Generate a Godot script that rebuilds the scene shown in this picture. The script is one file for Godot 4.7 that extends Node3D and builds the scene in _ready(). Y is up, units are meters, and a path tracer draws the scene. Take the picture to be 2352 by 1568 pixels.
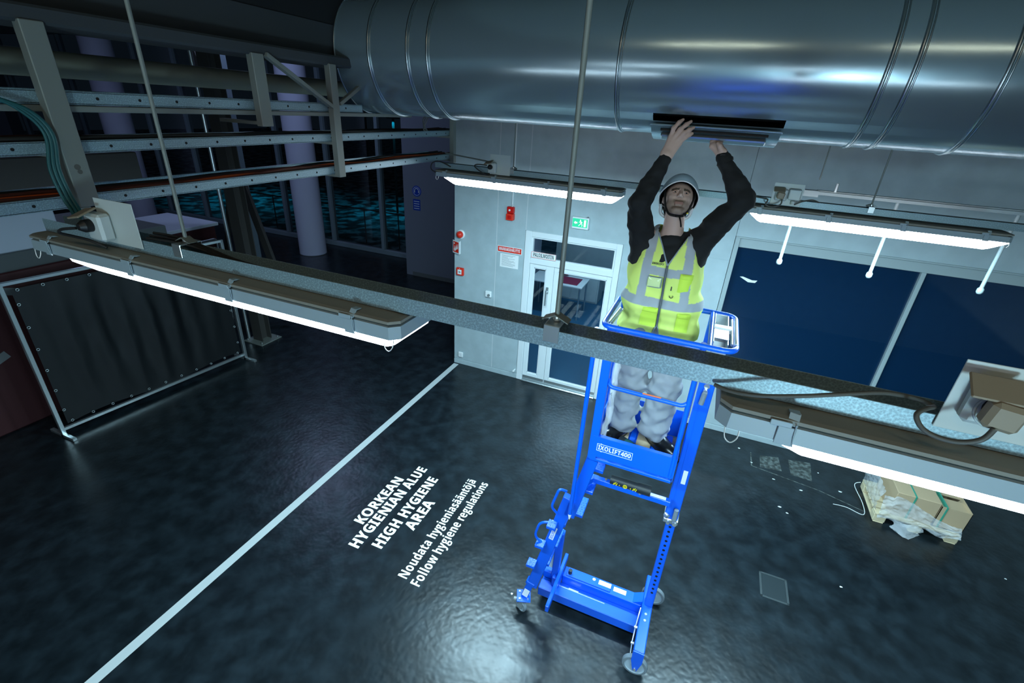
extends Node3D

# ---------------------------------------------------------------- mesh builder
class MB:
	var v := PackedVector3Array()
	var n := PackedVector3Array()
	var c := PackedColorArray()
	var col := Color(1, 1, 1)

	func tri(p: Vector3, q: Vector3, r: Vector3, np: Vector3, nq: Vector3, nr: Vector3) -> void:
		if (q - p).cross(r - p).dot(np + nq + nr) > 0.0:
			v.append_array([p, r, q])
			n.append_array([np, nr, nq])
		else:
			v.append_array([p, q, r])
			n.append_array([np, nq, nr])
		c.append_array([col, col, col])

	func quad(p: Vector3, q: Vector3, r: Vector3, s: Vector3, away: Vector3) -> void:
		var m := (q - p).cross(s - p)
		if m.length() < 1e-12:
			m = (r - q).cross(s - q)
		m = m.normalized()
		if m.dot((p + q + r + s) / 4.0 - away) < 0.0:
			m = -m
		tri(p, q, r, m, m, m)
		tri(p, r, s, m, m, m)

	func sheet(p: Vector3, q: Vector3, r: Vector3, s: Vector3, m: Vector3) -> void:
		tri(p, q, r, m, m, m)
		tri(p, r, s, m, m, m)

	func box(at: Vector3, size: Vector3, turn := Basis(), ch := 0.0) -> MB:
		var h := size / 2.0
		ch = minf(ch, minf(h.x, minf(h.y, h.z)) * 0.9)
		var pt := func(s: Vector3, ax: int) -> Vector3:
			var p := Vector3(h.x - ch, h.y - ch, h.z - ch)
			p[ax] = h[ax]
			return at + turn * (p * s)
		for ax in 3:
			var b := (ax + 1) % 3
			var d := (ax + 2) % 3
			for s in [-1.0, 1.0]:
				var q := []
				for e in [[-1.0, -1.0], [1.0, -1.0], [1.0, 1.0], [-1.0, 1.0]]:
					var sg := Vector3.ONE
					sg[ax] = s
					sg[b] = e[0]
					sg[d] = e[1]
					q.append(pt.call(sg, ax))
				quad(q[0], q[1], q[2], q[3], at)
			if ch > 0.0:
				for e in [[-1.0, -1.0], [1.0, -1.0], [1.0, 1.0], [-1.0, 1.0]]:
					var s0 := Vector3.ONE
					s0[ax] = -1.0
					s0[b] = e[0]
					s0[d] = e[1]
					var s1 := s0
					s1[ax] = 1.0
					quad(pt.call(s0, b), pt.call(s1, b), pt.call(s1, d), pt.call(s0, d), at)
		if ch > 0.0:
			for sx in [-1.0, 1.0]:
				for sy in [-1.0, 1.0]:
					for sz in [-1.0, 1.0]:
						var s := Vector3(sx, sy, sz)
						var p: Vector3 = pt.call(s, 0)
						var q: Vector3 = pt.call(s, 1)
						var r: Vector3 = pt.call(s, 2)
						var m := (q - p).cross(r - p).normalized()
						if m.dot(p - at) < 0.0:
							m = -m
						tri(p, q, r, m, m, m)
		return self

	func span(lo: Vector3, hi: Vector3, ch := 0.0) -> MB:
		return box((lo + hi) / 2.0, (hi - lo).abs(), Basis(), ch)

	# bar of rectangular section from a to b; w across, t along the hint
	func bar(a: Vector3, b: Vector3, w: float, t: float, hint := Vector3.UP, ch := 0.0) -> MB:
		var z := (b - a).normalized()
		if absf(z.dot(hint)) > 0.98:
			hint = Vector3.RIGHT
		var x := hint.cross(z).normalized()
		var y := z.cross(x)
		return box((a + b) / 2.0, Vector3(w, t, a.distance_to(b)), Basis(x, y, z), ch)

	func tube(path: Array, rad, sides := 10, closed := false, caps := true) -> MB:
		var k := path.size()
		var rings := []
		var up := Vector3.UP
		for i in k:
			var a: Vector3 = path[(i - 1 + k) % k] if closed or i > 0 else path[i]
			var b: Vector3 = path[(i + 1) % k] if closed or i < k - 1 else path[i]
			var t := (b - a).normalized()
			if i == 0 and absf(t.dot(up)) > 0.9:
				up = Vector3.RIGHT if absf(t.x) < 0.9 else Vector3.FORWARD
			var x := up.cross(t).normalized()
			up = t.cross(x).normalized()
			var r: float = rad[i] if rad is Array else rad
			var ring := []
			for j in sides:
				var g := TAU * j / sides
				var d := x * cos(g) + up * sin(g)
				ring.append([path[i] + d * r, d])
			rings.append(ring)
		for i in (k if closed else k - 1):
			var r0: Array = rings[i]
			var r1: Array = rings[(i + 1) % k]
			for j in sides:
				var j2 := (j + 1) % sides
				tri(r0[j][0], r0[j2][0], r1[j2][0], r0[j][1], r0[j2][1], r1[j2][1])
				tri(r0[j][0], r1[j2][0], r1[j][0], r0[j][1], r1[j2][1], r1[j][1])
		if caps and not closed:
			for e in [0, k - 1]:
				var m: Vector3 = (path[0] - path[1]).normalized() if e == 0 else (path[k - 1] - path[k - 2]).normalized()
				for j in sides:
					tri(path[e], rings[e][j][0], rings[e][(j + 1) % sides][0], m, m, m)
		return self

	func cyl(a: Vector3, b: Vector3, r: float, sides := 16) -> MB:
		return tube([a, b], r, sides)

	# profile of (radius, height) turned round the y axis of xf
	func lathe(prof: Array, xf: Transform3D, sides := 24, soft := false) -> MB:
		var k := prof.size()
		var ns := []
		for i in k - 1:
			var d: Vector2 = prof[i + 1] - prof[i]
			ns.append(Vector2(d.y, -d.x).normalized())
		for i in k - 1:
			var a: Vector2 = prof[i]
			var b: Vector2 = prof[i + 1]
			var na: Vector2 = ns[i]
			var nb: Vector2 = ns[i]
			if soft:
				if i > 0:
					na = (ns[i] + ns[i - 1]).normalized()
				if i < k - 2:
					nb = (ns[i] + ns[i + 1]).normalized()
			for j in sides:
				var g0 := TAU * j / sides
				var g1 := TAU * (j + 1) / sides
				var e0 := Vector3(cos(g0), 0, sin(g0))
				var e1 := Vector3(cos(g1), 0, sin(g1))
				var p: Vector3 = xf * (e0 * a.x + Vector3.UP * a.y)
				var q: Vector3 = xf * (e1 * a.x + Vector3.UP * a.y)
				var r: Vector3 = xf * (e1 * b.x + Vector3.UP * b.y)
				var s: Vector3 = xf * (e0 * b.x + Vector3.UP * b.y)
				var n0a: Vector3 = xf.basis * (e0 * na.x + Vector3.UP * na.y)
				var n1a: Vector3 = xf.basis * (e1 * na.x + Vector3.UP * na.y)
				var n0b: Vector3 = xf.basis * (e0 * nb.x + Vector3.UP * nb.y)
				var n1b: Vector3 = xf.basis * (e1 * nb.x + Vector3.UP * nb.y)
				if a.x > 1e-6:
					tri(p, q, r, n0a, n1a, n1b)
				if b.x > 1e-6:
					tri(p, r, s, n0a, n1b, n0b)
		return self

	# polygon in the xy plane of xf, from z = 0 to z = depth
	func prism(poly: PackedVector2Array, depth: float, xf := Transform3D()) -> MB:
		var mid := Vector2.ZERO
		for p in poly:
			mid += p / poly.size()
		var ids := Geometry2D.triangulate_polygon(poly)
		var zf := xf.basis.z.normalized() * signf(depth)
		for i in range(0, ids.size(), 3):
			var t := []
			for j in 3:
				var p: Vector2 = poly[ids[i + j]]
				t.append(Vector3(p.x, p.y, 0))
			tri(xf * t[0], xf * t[1], xf * t[2], -zf, -zf, -zf)
			var o := Vector3(0, 0, depth)
			tri(xf * (t[0] + o), xf * (t[1] + o), xf * (t[2] + o), zf, zf, zf)
		var cw := Geometry2D.is_polygon_clockwise(poly)
		for i in poly.size():
			var p: Vector2 = poly[i]
			var q: Vector2 = poly[(i + 1) % poly.size()]
			var e := (q - p).normalized()
			var m2 := Vector2(-e.y, e.x) if cw else Vector2(e.y, -e.x)
			var m: Vector3 = (xf.basis * Vector3(m2.x, m2.y, 0)).normalized()
			sheet(xf * Vector3(p.x, p.y, 0), xf * Vector3(q.x, q.y, 0), xf * Vector3(q.x, q.y, depth), xf * Vector3(p.x, p.y, depth), m)
		return self

	# rows of points; smooth normals turned away from the middle of each row (or along 'side')
	func grid(rows: Array, wrap := false, side := Vector3.ZERO) -> MB:
		var h := rows.size()
		var w: int = rows[0].size()
		var nn := []
		for i in h:
			var mid := Vector3.ZERO
			for p in rows[i]:
				mid += p / float(w)
			var line := []
			for j in w:
				var a: Vector3 = rows[i][(j - 1 + w) % w] if wrap or j > 0 else rows[i][j]
				var b: Vector3 = rows[i][(j + 1) % w] if wrap or j < w - 1 else rows[i][j]
				var u: Vector3 = rows[maxi(i - 1, 0)][j]
				var d: Vector3 = rows[mini(i + 1, h - 1)][j]
				var m := (b - a).cross(d - u).normalized()
				var o: Vector3 = side if side != Vector3.ZERO else rows[i][j] - mid
				if m.dot(o) < 0.0:
					m = -m
				line.append(m)
			nn.append(line)
		for i in h - 1:
			for j in (w if wrap else w - 1):
				var j2 := (j + 1) % w
				tri(rows[i][j], rows[i][j2], rows[i + 1][j2], nn[i][j], nn[i][j2], nn[i + 1][j2])
				tri(rows[i][j], rows[i + 1][j2], rows[i + 1][j], nn[i][j], nn[i + 1][j2], nn[i + 1][j])
		return self

	func fan(ring: Array, m: Vector3) -> MB:
		for i in range(1, ring.size() - 1):
			tri(ring[0], ring[i], ring[i + 1], m, m, m)
		return self

# ---------------------------------------------------------------- scene helpers
var M := {}
var offs := {}
var taken := {}
var colored := {}

func numbered(called: String) -> String:
	if not taken.has(called):
		taken[called] = 0
		return called
	taken[called] += 1
	return "%s_%03d" % [called, taken[called]]

func tag(o: Node, label: String, category: String, group := "") -> void:
	o.set_meta("label", label)
	o.set_meta("category", category)
	if group != "":
		o.set_meta("group", group)

func thing(called: String, at: Vector3, label: String, category: String, group := "") -> Node3D:
	var o := Node3D.new()
	o.name = numbered(called)
	add_child(o)
	o.position = at
	offs[o] = at
	tag(o, label, category, group)
	return o

func part(called: String, mb: MB, m: Material, parent: Node, label := "") -> MeshInstance3D:
	var at: Vector3 = offs.get(parent, Vector3.ZERO)
	var vv := mb.v
	for i in vv.size():
		vv[i] -= at
	var arr := []
	arr.resize(Mesh.ARRAY_MAX)
	arr[Mesh.ARRAY_VERTEX] = vv
	arr[Mesh.ARRAY_NORMAL] = mb.n
	if m.get("vertex_color_use_as_albedo"):
		arr[Mesh.ARRAY_COLOR] = mb.c
	var me := ArrayMesh.new()
	me.add_surface_from_arrays(Mesh.PRIMITIVE_TRIANGLES, arr)
	me.surface_set_material(0, m)
	var o := MeshInstance3D.new()
	o.mesh = me
	o.name = called
	offs[o] = at
	if label != "":
		o.set_meta("label", label)
	parent.add_child(o, true)
	return o

# a thing that is one mesh
func single(called: String, mb: MB, m: Material, label: String, category: String, group := "") -> MeshInstance3D:
	var o := part(numbered(called), mb, m, self)
	tag(o, label, category, group)
	return o

func struct(called: String, mb: MB, m: Material) -> MeshInstance3D:
	var o := part(called, mb, m, self)
	o.set_meta("kind", "structure")
	return o

func struct_base(called: String) -> Node3D:
	var o := Node3D.new()
	o.name = called
	o.set_meta("kind", "structure")
	add_child(o)
	offs[o] = Vector3.ZERO
	return o

func lettering(text: String, height: float, depth: float, xf: Transform3D, m: Material, parent: Node, width := 0.0, face := "Droid Sans", called := "lettering", weight := 700, bold := 0.0) -> MeshInstance3D:
	var f := SystemFont.new()
	f.font_names = PackedStringArray([face])
	f.font_weight = weight
	var t := TextMesh.new()
	t.font = f
	if bold > 0.0:
		var fv := FontVariation.new()
		fv.base_font = f
		fv.variation_embolden = bold
		t.font = fv
	t.text = text
	t.font_size = 64
	t.pixel_size = 1.0 / 64.0
	t.depth = depth * 1.0
	t.curve_step = 2.0
	t.horizontal_alignment = HORIZONTAL_ALIGNMENT_CENTER
	t.vertical_alignment = VERTICAL_ALIGNMENT_CENTER
	t.material = m
	var bb := t.get_aabb()
	# cap height of the face is about 0.714 em
	var s := height / 0.714
	var sx := s
	if width > 0.0 and bb.size.x > 0.0:
		sx = width / bb.size.x
	var o := MeshInstance3D.new()
	o.mesh = t
	o.name = called
	var at: Vector3 = offs.get(parent, Vector3.ZERO)
	offs[o] = at
	o.transform = Transform3D(xf.basis * Basis.from_scale(Vector3(sx, s, 1.0)), xf.origin - at)
	parent.add_child(o, true)
	return o

func mat(called: String, color: Color, rough := 0.6, metal := 0.0) -> StandardMaterial3D:
	var m := StandardMaterial3D.new()
	m.resource_name = called
	m.albedo_color = color
	m.roughness = rough
	m.metallic = metal
	M[called] = m
	return m

func noise_image(w: int, freq: float, kind: int, octaves: int, seed_: int, lo: float, hi: float, gain := 1.0) -> Image:
	var f := FastNoiseLite.new()
	f.seed = seed_
	f.noise_type = kind
	f.frequency = freq
	f.fractal_octaves = octaves
	var src := f.get_seamless_image(w, w, false, false, 0.15, true)
	var im := Image.create(w, w, false, Image.FORMAT_RGB8)
	for y in w:
		for x in w:
			var g := src.get_pixel(x, y).r
			g = clampf((g - 0.5) * gain + 0.5, 0.0, 1.0)
			var q := lerpf(lo, hi, g)
			im.set_pixel(x, y, Color(q, q, q))
	return im

func tex(im: Image) -> ImageTexture:
	im.generate_mipmaps()
	return ImageTexture.create_from_image(im)

func tri_map(m: StandardMaterial3D, scale: float) -> void:
	m.uv1_triplanar = true
	m.uv1_world_triplanar = true
	m.uv1_scale = Vector3.ONE * scale

func arc(p: Vector3, x: Vector3, y: Vector3, r: float, a0: float, a1: float, k: int) -> Array:
	var o := []
	for i in k + 1:
		var g := lerpf(a0, a1, float(i) / k)
		o.append(p + x * cos(g) * r + y * sin(g) * r)
	return o

# a path with its corners rounded
func rounded(path: Array, r: float, k := 5, closed := false) -> Array:
	var o := []
	var nn := path.size()
	for i in nn:
		if not closed and (i == 0 or i == nn - 1):
			o.append(path[i])
			continue
		var p: Vector3 = path[i]
		var a: Vector3 = path[(i - 1 + nn) % nn]
		var b: Vector3 = path[(i + 1) % nn]
		var rr := minf(r, minf(p.distance_to(a), p.distance_to(b)) * 0.49)
		var s := p + (a - p).normalized() * rr
		var e := p + (b - p).normalized() * rr
		for j in k + 1:
			var t := float(j) / k
			o.append(s.lerp(p, t).lerp(p.lerp(e, t), t))
	return o

func smooth_path(path: Array, k := 6) -> Array:
	var o := []
	for i in path.size() - 1:
		var p0: Vector3 = path[maxi(i - 1, 0)]
		var p1: Vector3 = path[i]
		var p2: Vector3 = path[i + 1]
		var p3: Vector3 = path[mini(i + 2, path.size() - 1)]
		for j in k:
			o.append(p1.cubic_interpolate(p2, p0, p3, float(j) / k))
	o.append(path[path.size() - 1])
	return o

# ---------------------------------------------------------------- the scene
const LIGHT := Color(0.74, 0.93, 1.0)

func _ready() -> void:
	# camera
	var cam := Camera3D.new()
	cam.name = "camera"
	cam.fov = 71.3665
	cam.near = 0.05
	cam.far = 200.0
	cam.transform = Transform3D(Basis(Vector3(0.92014, 0.05463, -0.38775), Vector3(-0.21571, 0.89715, -0.38548), Vector3(0.32681, 0.43834, 0.83729)), Vector3(0, 4, 0))
	add_child(cam)
	cam.current = true
	# night sky and exposure
	var env := Environment.new()
	env.background_mode = Environment.BG_COLOR
	env.background_color = Color(0.035, 0.06, 0.085)
	env.tonemap_mode = Environment.TONE_MAPPER_LINEAR
	env.tonemap_exposure = 1.55
	env.sdfgi_enabled = true
	env.ssao_enabled = true
	env.ssil_enabled = true
	var we := WorldEnvironment.new()
	we.environment = env
	add_child(we)

	materials()
	setting()
	outdoors()
	back_room()
	lamp_rows()
	high_lamps()
	duct()
	trays()
	lift()
	wall_fittings()
	floor_things()
	left_hall()
	man()

func materials() -> void:
	var fl := mat("floor_coating", Color(0.118, 0.155, 0.178), 0.36)
	var im := noise_image(1024, 0.014, FastNoiseLite.TYPE_SIMPLEX, 6, 11, 0.66, 1.0, 1.5)
	fl.albedo_texture = tex(im)
	fl.roughness = 1.0
	fl.roughness_texture = tex(noise_image(512, 0.03, FastNoiseLite.TYPE_SIMPLEX, 4, 5, 0.29, 0.35, 1.0))
	fl.metallic_specular = 0.5
	var peel := noise_image(512, 0.11, FastNoiseLite.TYPE_SIMPLEX, 2, 8, 0.0, 1.0, 1.3)
	peel.bump_map_to_normal_map(3.0)
	fl.normal_enabled = true
	fl.normal_texture = tex(peel)
	fl.normal_scale = 0.035
	tri_map(fl, 0.22)
	var wl := mat("wall_paint", Color(0.69, 0.75, 0.77), 0.75)
	wl.albedo_texture = tex(noise_image(256, 0.02, FastNoiseLite.TYPE_SIMPLEX, 4, 3, 0.94, 1.0))
	tri_map(wl, 0.6)
	mat("wall_joint", Color(0.80, 0.82, 0.83), 0.6)
	mat("dark_wall", Color(0.42, 0.44, 0.50), 0.8)
	mat("ceiling_paint", Color(0.55, 0.56, 0.53), 0.95)
	mat("bulkhead", Color(0.09, 0.105, 0.12), 0.95)
	mat("white_paint", Color(0.88, 0.90, 0.91), 0.4)
	mat("window_frame_paint", Color(0.62, 0.67, 0.68), 0.5)
	mat("line_paint", Color(0.76, 0.78, 0.78), 0.6)
	mat("painted_light_white", Color(0.97, 0.97, 0.93), 0.6)  # white colour standing in for the projected light of the floor lettering
	var du := mat("duct_steel", Color(0.64, 0.73, 0.77), 0.27, 0.68)
	du.roughness = 1.0
	du.roughness_texture = tex(noise_image(256, 0.02, FastNoiseLite.TYPE_SIMPLEX, 3, 31, 0.20, 0.24))
	tri_map(du, 0.7)
	mat("duct_ring", Color(0.70, 0.74, 0.76), 0.30, 1.0)
	mat("duct_inside", Color(0.45, 0.48, 0.49), 0.6, 0.3)
	var ga := mat("galvanised", Color(0.62, 0.73, 0.77), 0.45, 0.35)
	ga.albedo_texture = tex(noise_image(512, 0.06, FastNoiseLite.TYPE_CELLULAR, 2, 21, 0.76, 1.0, 1.4))
	tri_map(ga, 7.0)
	mat("steel", Color(0.66, 0.69, 0.70), 0.35, 0.9)
	mat("zinc", Color(0.80, 0.83, 0.84), 0.3, 0.85)
	mat("bracket_grey", Color(0.50, 0.52, 0.50), 0.6, 0.3)
	mat("beam_grey", Color(0.34, 0.36, 0.37), 0.7)
	mat("beam_dark", Color(0.21, 0.23, 0.245), 0.8)
	mat("pipe_grey", Color(0.60, 0.60, 0.53), 0.6)
	mat("lamp_body", Color(0.50, 0.495, 0.455), 0.7)
	mat("lamp_skirt", Color(0.58, 0.65, 0.68), 0.45)
	mat("socket_white", Color(0.74, 0.77, 0.76), 0.4)
	mat("socket_beige", Color(0.55, 0.50, 0.42), 0.5)
	mat("plug_black", Color(0.07, 0.07, 0.075), 0.5)
	mat("cable_grey", Color(0.33, 0.33, 0.31), 0.55)
	mat("cable_dark", Color(0.12, 0.115, 0.11), 0.6)
	mat("cable_brown", Color(0.30, 0.13, 0.08), 0.6)
	mat("cable_orange", Color(0.75, 0.32, 0.08), 0.6)
	mat("cable_teal", Color(0.10, 0.33, 0.34), 0.5)
	var gl := mat("diffuser", Color(0.95, 0.97, 1.0), 0.3)
	gl.emission_enabled = true
	gl.emission = Color(0.93, 0.97, 1.0)
	gl.emission_energy_multiplier = 13.0
	var bl := mat("blue_paint", Color(0.0, 0.355, 0.87), 0.38)
	bl.clearcoat_enabled = true
	bl.clearcoat = 0.4
	bl.clearcoat_roughness = 0.15
	mat("rubber_grey", Color(0.45, 0.49, 0.52), 0.6)
	mat("wheel_hub", Color(0.62, 0.68, 0.72), 0.5)
	mat("dark_plastic", Color(0.13, 0.15, 0.155), 0.45)
	mat("hole_black", Color(0.02, 0.025, 0.03), 0.8)
	mat("sticker", Color(0.93, 0.94, 0.94), 0.4)
	mat("sticker_print", Color(0.85, 0.42, 0.22), 0.5)
	mat("yellow", Color(0.95, 0.86, 0.08), 0.5)
	mat("red", Color(0.80, 0.07, 0.05), 0.4)
	mat("orange_red", Color(0.92, 0.20, 0.12), 0.4)
	mat("black", Color(0.05, 0.055, 0.06), 0.5)
	mat("print_grey", Color(0.45, 0.47, 0.48), 0.7)
	mat("exit_green", Color(0.05, 0.72, 0.50), 0.4)
	mat("sign_blue", Color(0.05, 0.22, 0.62), 0.45)
	mat("plywood", Color(0.62, 0.55, 0.45), 0.75)
	mat("wood", Color(0.86, 0.79, 0.65), 0.75)
	mat("cardboard", Color(0.76, 0.66, 0.53), 0.85)
	mat("strap_green", Color(0.25, 0.62, 0.52), 0.4)
	var pw := mat("plastic_film", Color(0.94, 0.96, 0.98, 0.36), 0.3)
	pw.transparency = BaseMaterial3D.TRANSPARENCY_ALPHA
	var pn := mat("glass", Color(0.05, 0.20, 0.28, 0.10), 0.02)
	pn.transparency = BaseMaterial3D.TRANSPARENCY_ALPHA
	pn.metallic_specular = 0.5
	var pt := mat("tinted_glass", Color(0.05, 0.19, 0.32, 0.55), 0.05)
	pt.transparency = BaseMaterial3D.TRANSPARENCY_ALPHA
	pt.metallic_specular = 0.5
	var pf := mat("facade_glass", Color(0.02, 0.05, 0.06, 0.25), 0.02)
	pf.transparency = BaseMaterial3D.TRANSPARENCY_ALPHA
	mat("facade_frame", Color(0.44, 0.50, 0.54), 0.5)
	mat("column_paint", Color(0.72, 0.73, 0.82), 0.7)
	mat("brown_steel", Color(0.23, 0.22, 0.21), 0.7)
	mat("black_curtain", Color(0.065, 0.075, 0.085), 0.42)
	mat("maroon", Color(0.24, 0.085, 0.10), 0.6)
	mat("crate_white", Color(0.74, 0.77, 0.83), 0.7)
	mat("carpet_blue", Color(0.10, 0.33, 0.47), 0.6)
	mat("magenta", Color(0.50, 0.08, 0.22), 0.6)
	var sn := mat("snow_ground", Color(0.50, 0.58, 0.60), 0.9)
	sn.albedo_texture = tex(noise_image(512, 0.02, FastNoiseLite.TYPE_SIMPLEX, 5, 44, 0.05, 1.0, 2.6))
	tri_map(sn, 0.12)
	mat("asphalt", Color(0.12, 0.13, 0.14), 0.9)
	var al := mat("amber_lamp", Color(1.0, 0.7, 0.3), 0.4)
	al.emission_enabled = true
	al.emission = Color(1.0, 0.62, 0.22)
	al.emission_energy_multiplier = 3.0

# ---------------------------------------------------------------- setting
func setting() -> void:
	struct("floor", MB.new().span(Vector3(-26, -0.2, -11.6), Vector3(7, 0, 7)), M.floor_coating)
	struct("ceiling", MB.new().span(Vector3(-26, 6.2, -11.6), Vector3(7, 6.4, 7)), M.ceiling_paint)
	struct("wall_right", MB.new().span(Vector3(6.6, 0, -11.6), Vector3(6.8, 6.2, 7)), M.wall_paint)
	struct("wall_front", MB.new().span(Vector3(-26, 0, 6.6), Vector3(7, 6.2, 6.8)), M.wall_paint)
	struct("wall_left", MB.new().span(Vector3(-26.2, 0, -11.6), Vector3(-26, 6.2, 7)), M.dark_wall)
	# back wall made of panels with light joints, a door opening and a window opening
	var w := struct_base("wall_back")
	part("wall_core", MB.new().span(Vector3(-3.55, 0, -6.58), Vector3(-2.37, 6.2, -6.422)).span(Vector3(-2.37, 2.45, -6.58), Vector3(-0.99, 6.2, -6.422)).span(Vector3(-0.99, 0, -6.58), Vector3(0.34, 6.2, -6.422)).span(Vector3(0.34, 2.765, -6.58), Vector3(6.6, 6.2, -6.422)).span(Vector3(0.34, 0, -6.58), Vector3(6.6, 0.9, -6.422)).span(Vector3(4.2, 0.9, -6.58), Vector3(6.6, 2.765, -6.422)), M.wall_joint, w)
	var j := 0.004
	for r in [[-3.55, -2.842, 0.09, 6.2], [-2.842, -2.387, 0.09, 6.2], [-2.387, 0.34, 2.456, 6.2], [-0.985, 0.34, 0.09, 2.456], [0.34, 6.6, 2.765, 6.2], [0.34, 6.6, 0.09, 0.9], [4.2, 6.6, 0.9, 2.765]]:
		part("wall_panel", MB.new().span(Vector3(r[0] + (j if r[0] > -3.5 else 0.0), r[2], -6.43), Vector3(r[1] - (j if r[1] < 0.3 else 0.0), r[3], -6.40), 0.002), M.wall_paint, w)
	for x in [-2.842, -2.387]:
		part("joint_strip", MB.new().span(Vector3(x - 0.005, 0.09 if x < -2.5 else 2.46, -6.402), Vector3(x + 0.005, 6.2, -6.3985)), M.wall_joint, w)
	struct("baseboard_back", MB.new().span(Vector3(-3.55, 0, -6.43), Vector3(-2.375, 0.085, -6.392), 0.004).span(Vector3(-0.985, 0, -6.43), Vector3(6.6, 0.085, -6.392), 0.004), M.wall_paint)
	struct("wall_side", MB.new().span(Vector3(-3.55, 0, -10.0), Vector3(-3.4, 6.2, -6.58)), M.dark_wall)
	struct("wall_recess", MB.new().span(Vector3(-6.76, 0, -10.2), Vector3(-3.4, 6.2, -10.0)), M.dark_wall)
	struct("wall_recess_end", MB.new().span(Vector3(-6.95, 0, -11.3), Vector3(-6.76, 6.2, -10.0)), M.dark_wall)
	struct("baseboard_recess", MB.new().span(Vector3(-6.76, 0, -10.0), Vector3(-3.55, 0.1, -9.985)), M.beam_grey)
	# dark bulkhead over the cable trays
	struct("wall_upper", MB.new().span(Vector3(-2.62, 4.42, -6.4), Vector3(-2.5, 6.2, 3.0)), M.bulkhead)
	struct("trim_1", MB.new().span(Vector3(-2.66, 4.18, -6.4), Vector3(-2.36, 4.24, 2.5), 0.01).span(Vector3(-2.53, 4.24, -6.4), Vector3(-2.49, 4.42, 2.5)), M.beam_dark)
	door()
	big_window()
	facade()

func door() -> void:
	var d := struct_base("door_1")
	var z0 := -6.47
	var z1 := -6.385
	var f := MB.new()
	f.span(Vector3(-2.385, 0, z0), Vector3(-2.29, 2.456, z1), 0.006)
	f.span(Vector3(-1.065, 0, z0), Vector3(-0.985, 2.456, z1), 0.006)
	f.span(Vector3(-2.29, 2.375, z0), Vector3(-1.065, 2.456, z1), 0.006)
	f.span(Vector3(-2.29, 1.985, z0), Vector3(-1.065, 2.065, z1), 0.006)
	part("door_frame", f, M.white_paint, d)
	# transom with a wide bead and a solid panel under its left half
	var t := MB.new()
	for r in [[-2.29, -2.262, 2.065, 2.375], [-1.09, -1.065, 2.065, 2.375], [-2.262, -1.09, 2.355, 2.375], [-2.262, -1.09, 2.065, 2.085]]:
		t.span(Vector3(r[0], r[2], z0 + 0.01), Vector3(r[1], r[3], z1 - 0.015), 0.003)
	part("transom_bead", t, M.white_paint, d)
	part("pane", MB.new().span(Vector3(-2.262, 2.085, -6.442), Vector3(-1.09, 2.355, -6.437)), M.glass, d)
	# narrow leaf
	leaf(d, -2.287, -1.915, -2.222, -2.035, 0.15, 1.925)
	leaf(d, -1.911, -1.068, -1.845, -1.138, 0.14, 1.922)
	var h := MB.new()
	h.cyl(Vector3(-1.985, 1.60, -6.385), Vector3(-1.985, 1.60, -6.33), 0.010, 10).cyl(Vector3(-1.985, 1.44, -6.385), Vector3(-1.985, 1.44, -6.33), 0.010, 10)
	h.tube([Vector3(-1.985, 1.40, -6.33), Vector3(-1.985, 1.64, -6.33)], 0.011, 10)
	h.box(Vector3(-1.985, 1.62, -6.383), Vector3(0.035, 0.10, 0.012), Basis(), 0.004)
	part("door_handle", h, M.zinc, d)
	part("threshold", MB.new().span(Vector3(-2.29, 0, -6.46), Vector3(-1.065, 0.025, -6.36), 0.006), M.zinc, d)
	part("kick_plate", MB.new().span(Vector3(-2.28, 0.03, -6.408), Vector3(-1.918, 0.10, -6.402)).span(Vector3(-1.905, 0.03, -6.408), Vector3(-1.075, 0.10, -6.402)), M.zinc, d)

func leaf(d: Node3D, x0: float, x1: float, g0: float, g1: float, gb: float, gt: float) -> void:
	var m := MB.new()
	var a := -6.455
	var b := -6.405
	m.span(Vector3(x0, 0.03, a), Vector3(g0, 1.98, b), 0.004)
	m.span(Vector3(g1, 0.03, a), Vector3(x1, 1.98, b), 0.004)
	m.span(Vector3(g0, 0.03, a), Vector3(g1, gb, b), 0.004)
	m.span(Vector3(g0, gt, a), Vector3(g1, 1.98, b), 0.004)
	var o := part("door_leaf", m, M.white_paint, d)
	part("pane", MB.new().span(Vector3(g0, gb, -6.436), Vector3(g1, gt, -6.430)), M.glass, o)
	var bd := MB.new()
	bd.span(Vector3(g0, gb, -6.43), Vector3(g0 + 0.012, gt, -6.415)).span(Vector3(g1 - 0.012, gb, -6.43), Vector3(g1, gt, -6.415)).span(Vector3(g0, gb, -6.43), Vector3(g1, gb + 0.012, -6.415)).span(Vector3(g0, gt - 0.012, -6.43), Vector3(g1, gt, -6.415))
	part("glazing_bead", bd, M.white_paint, o)

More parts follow.
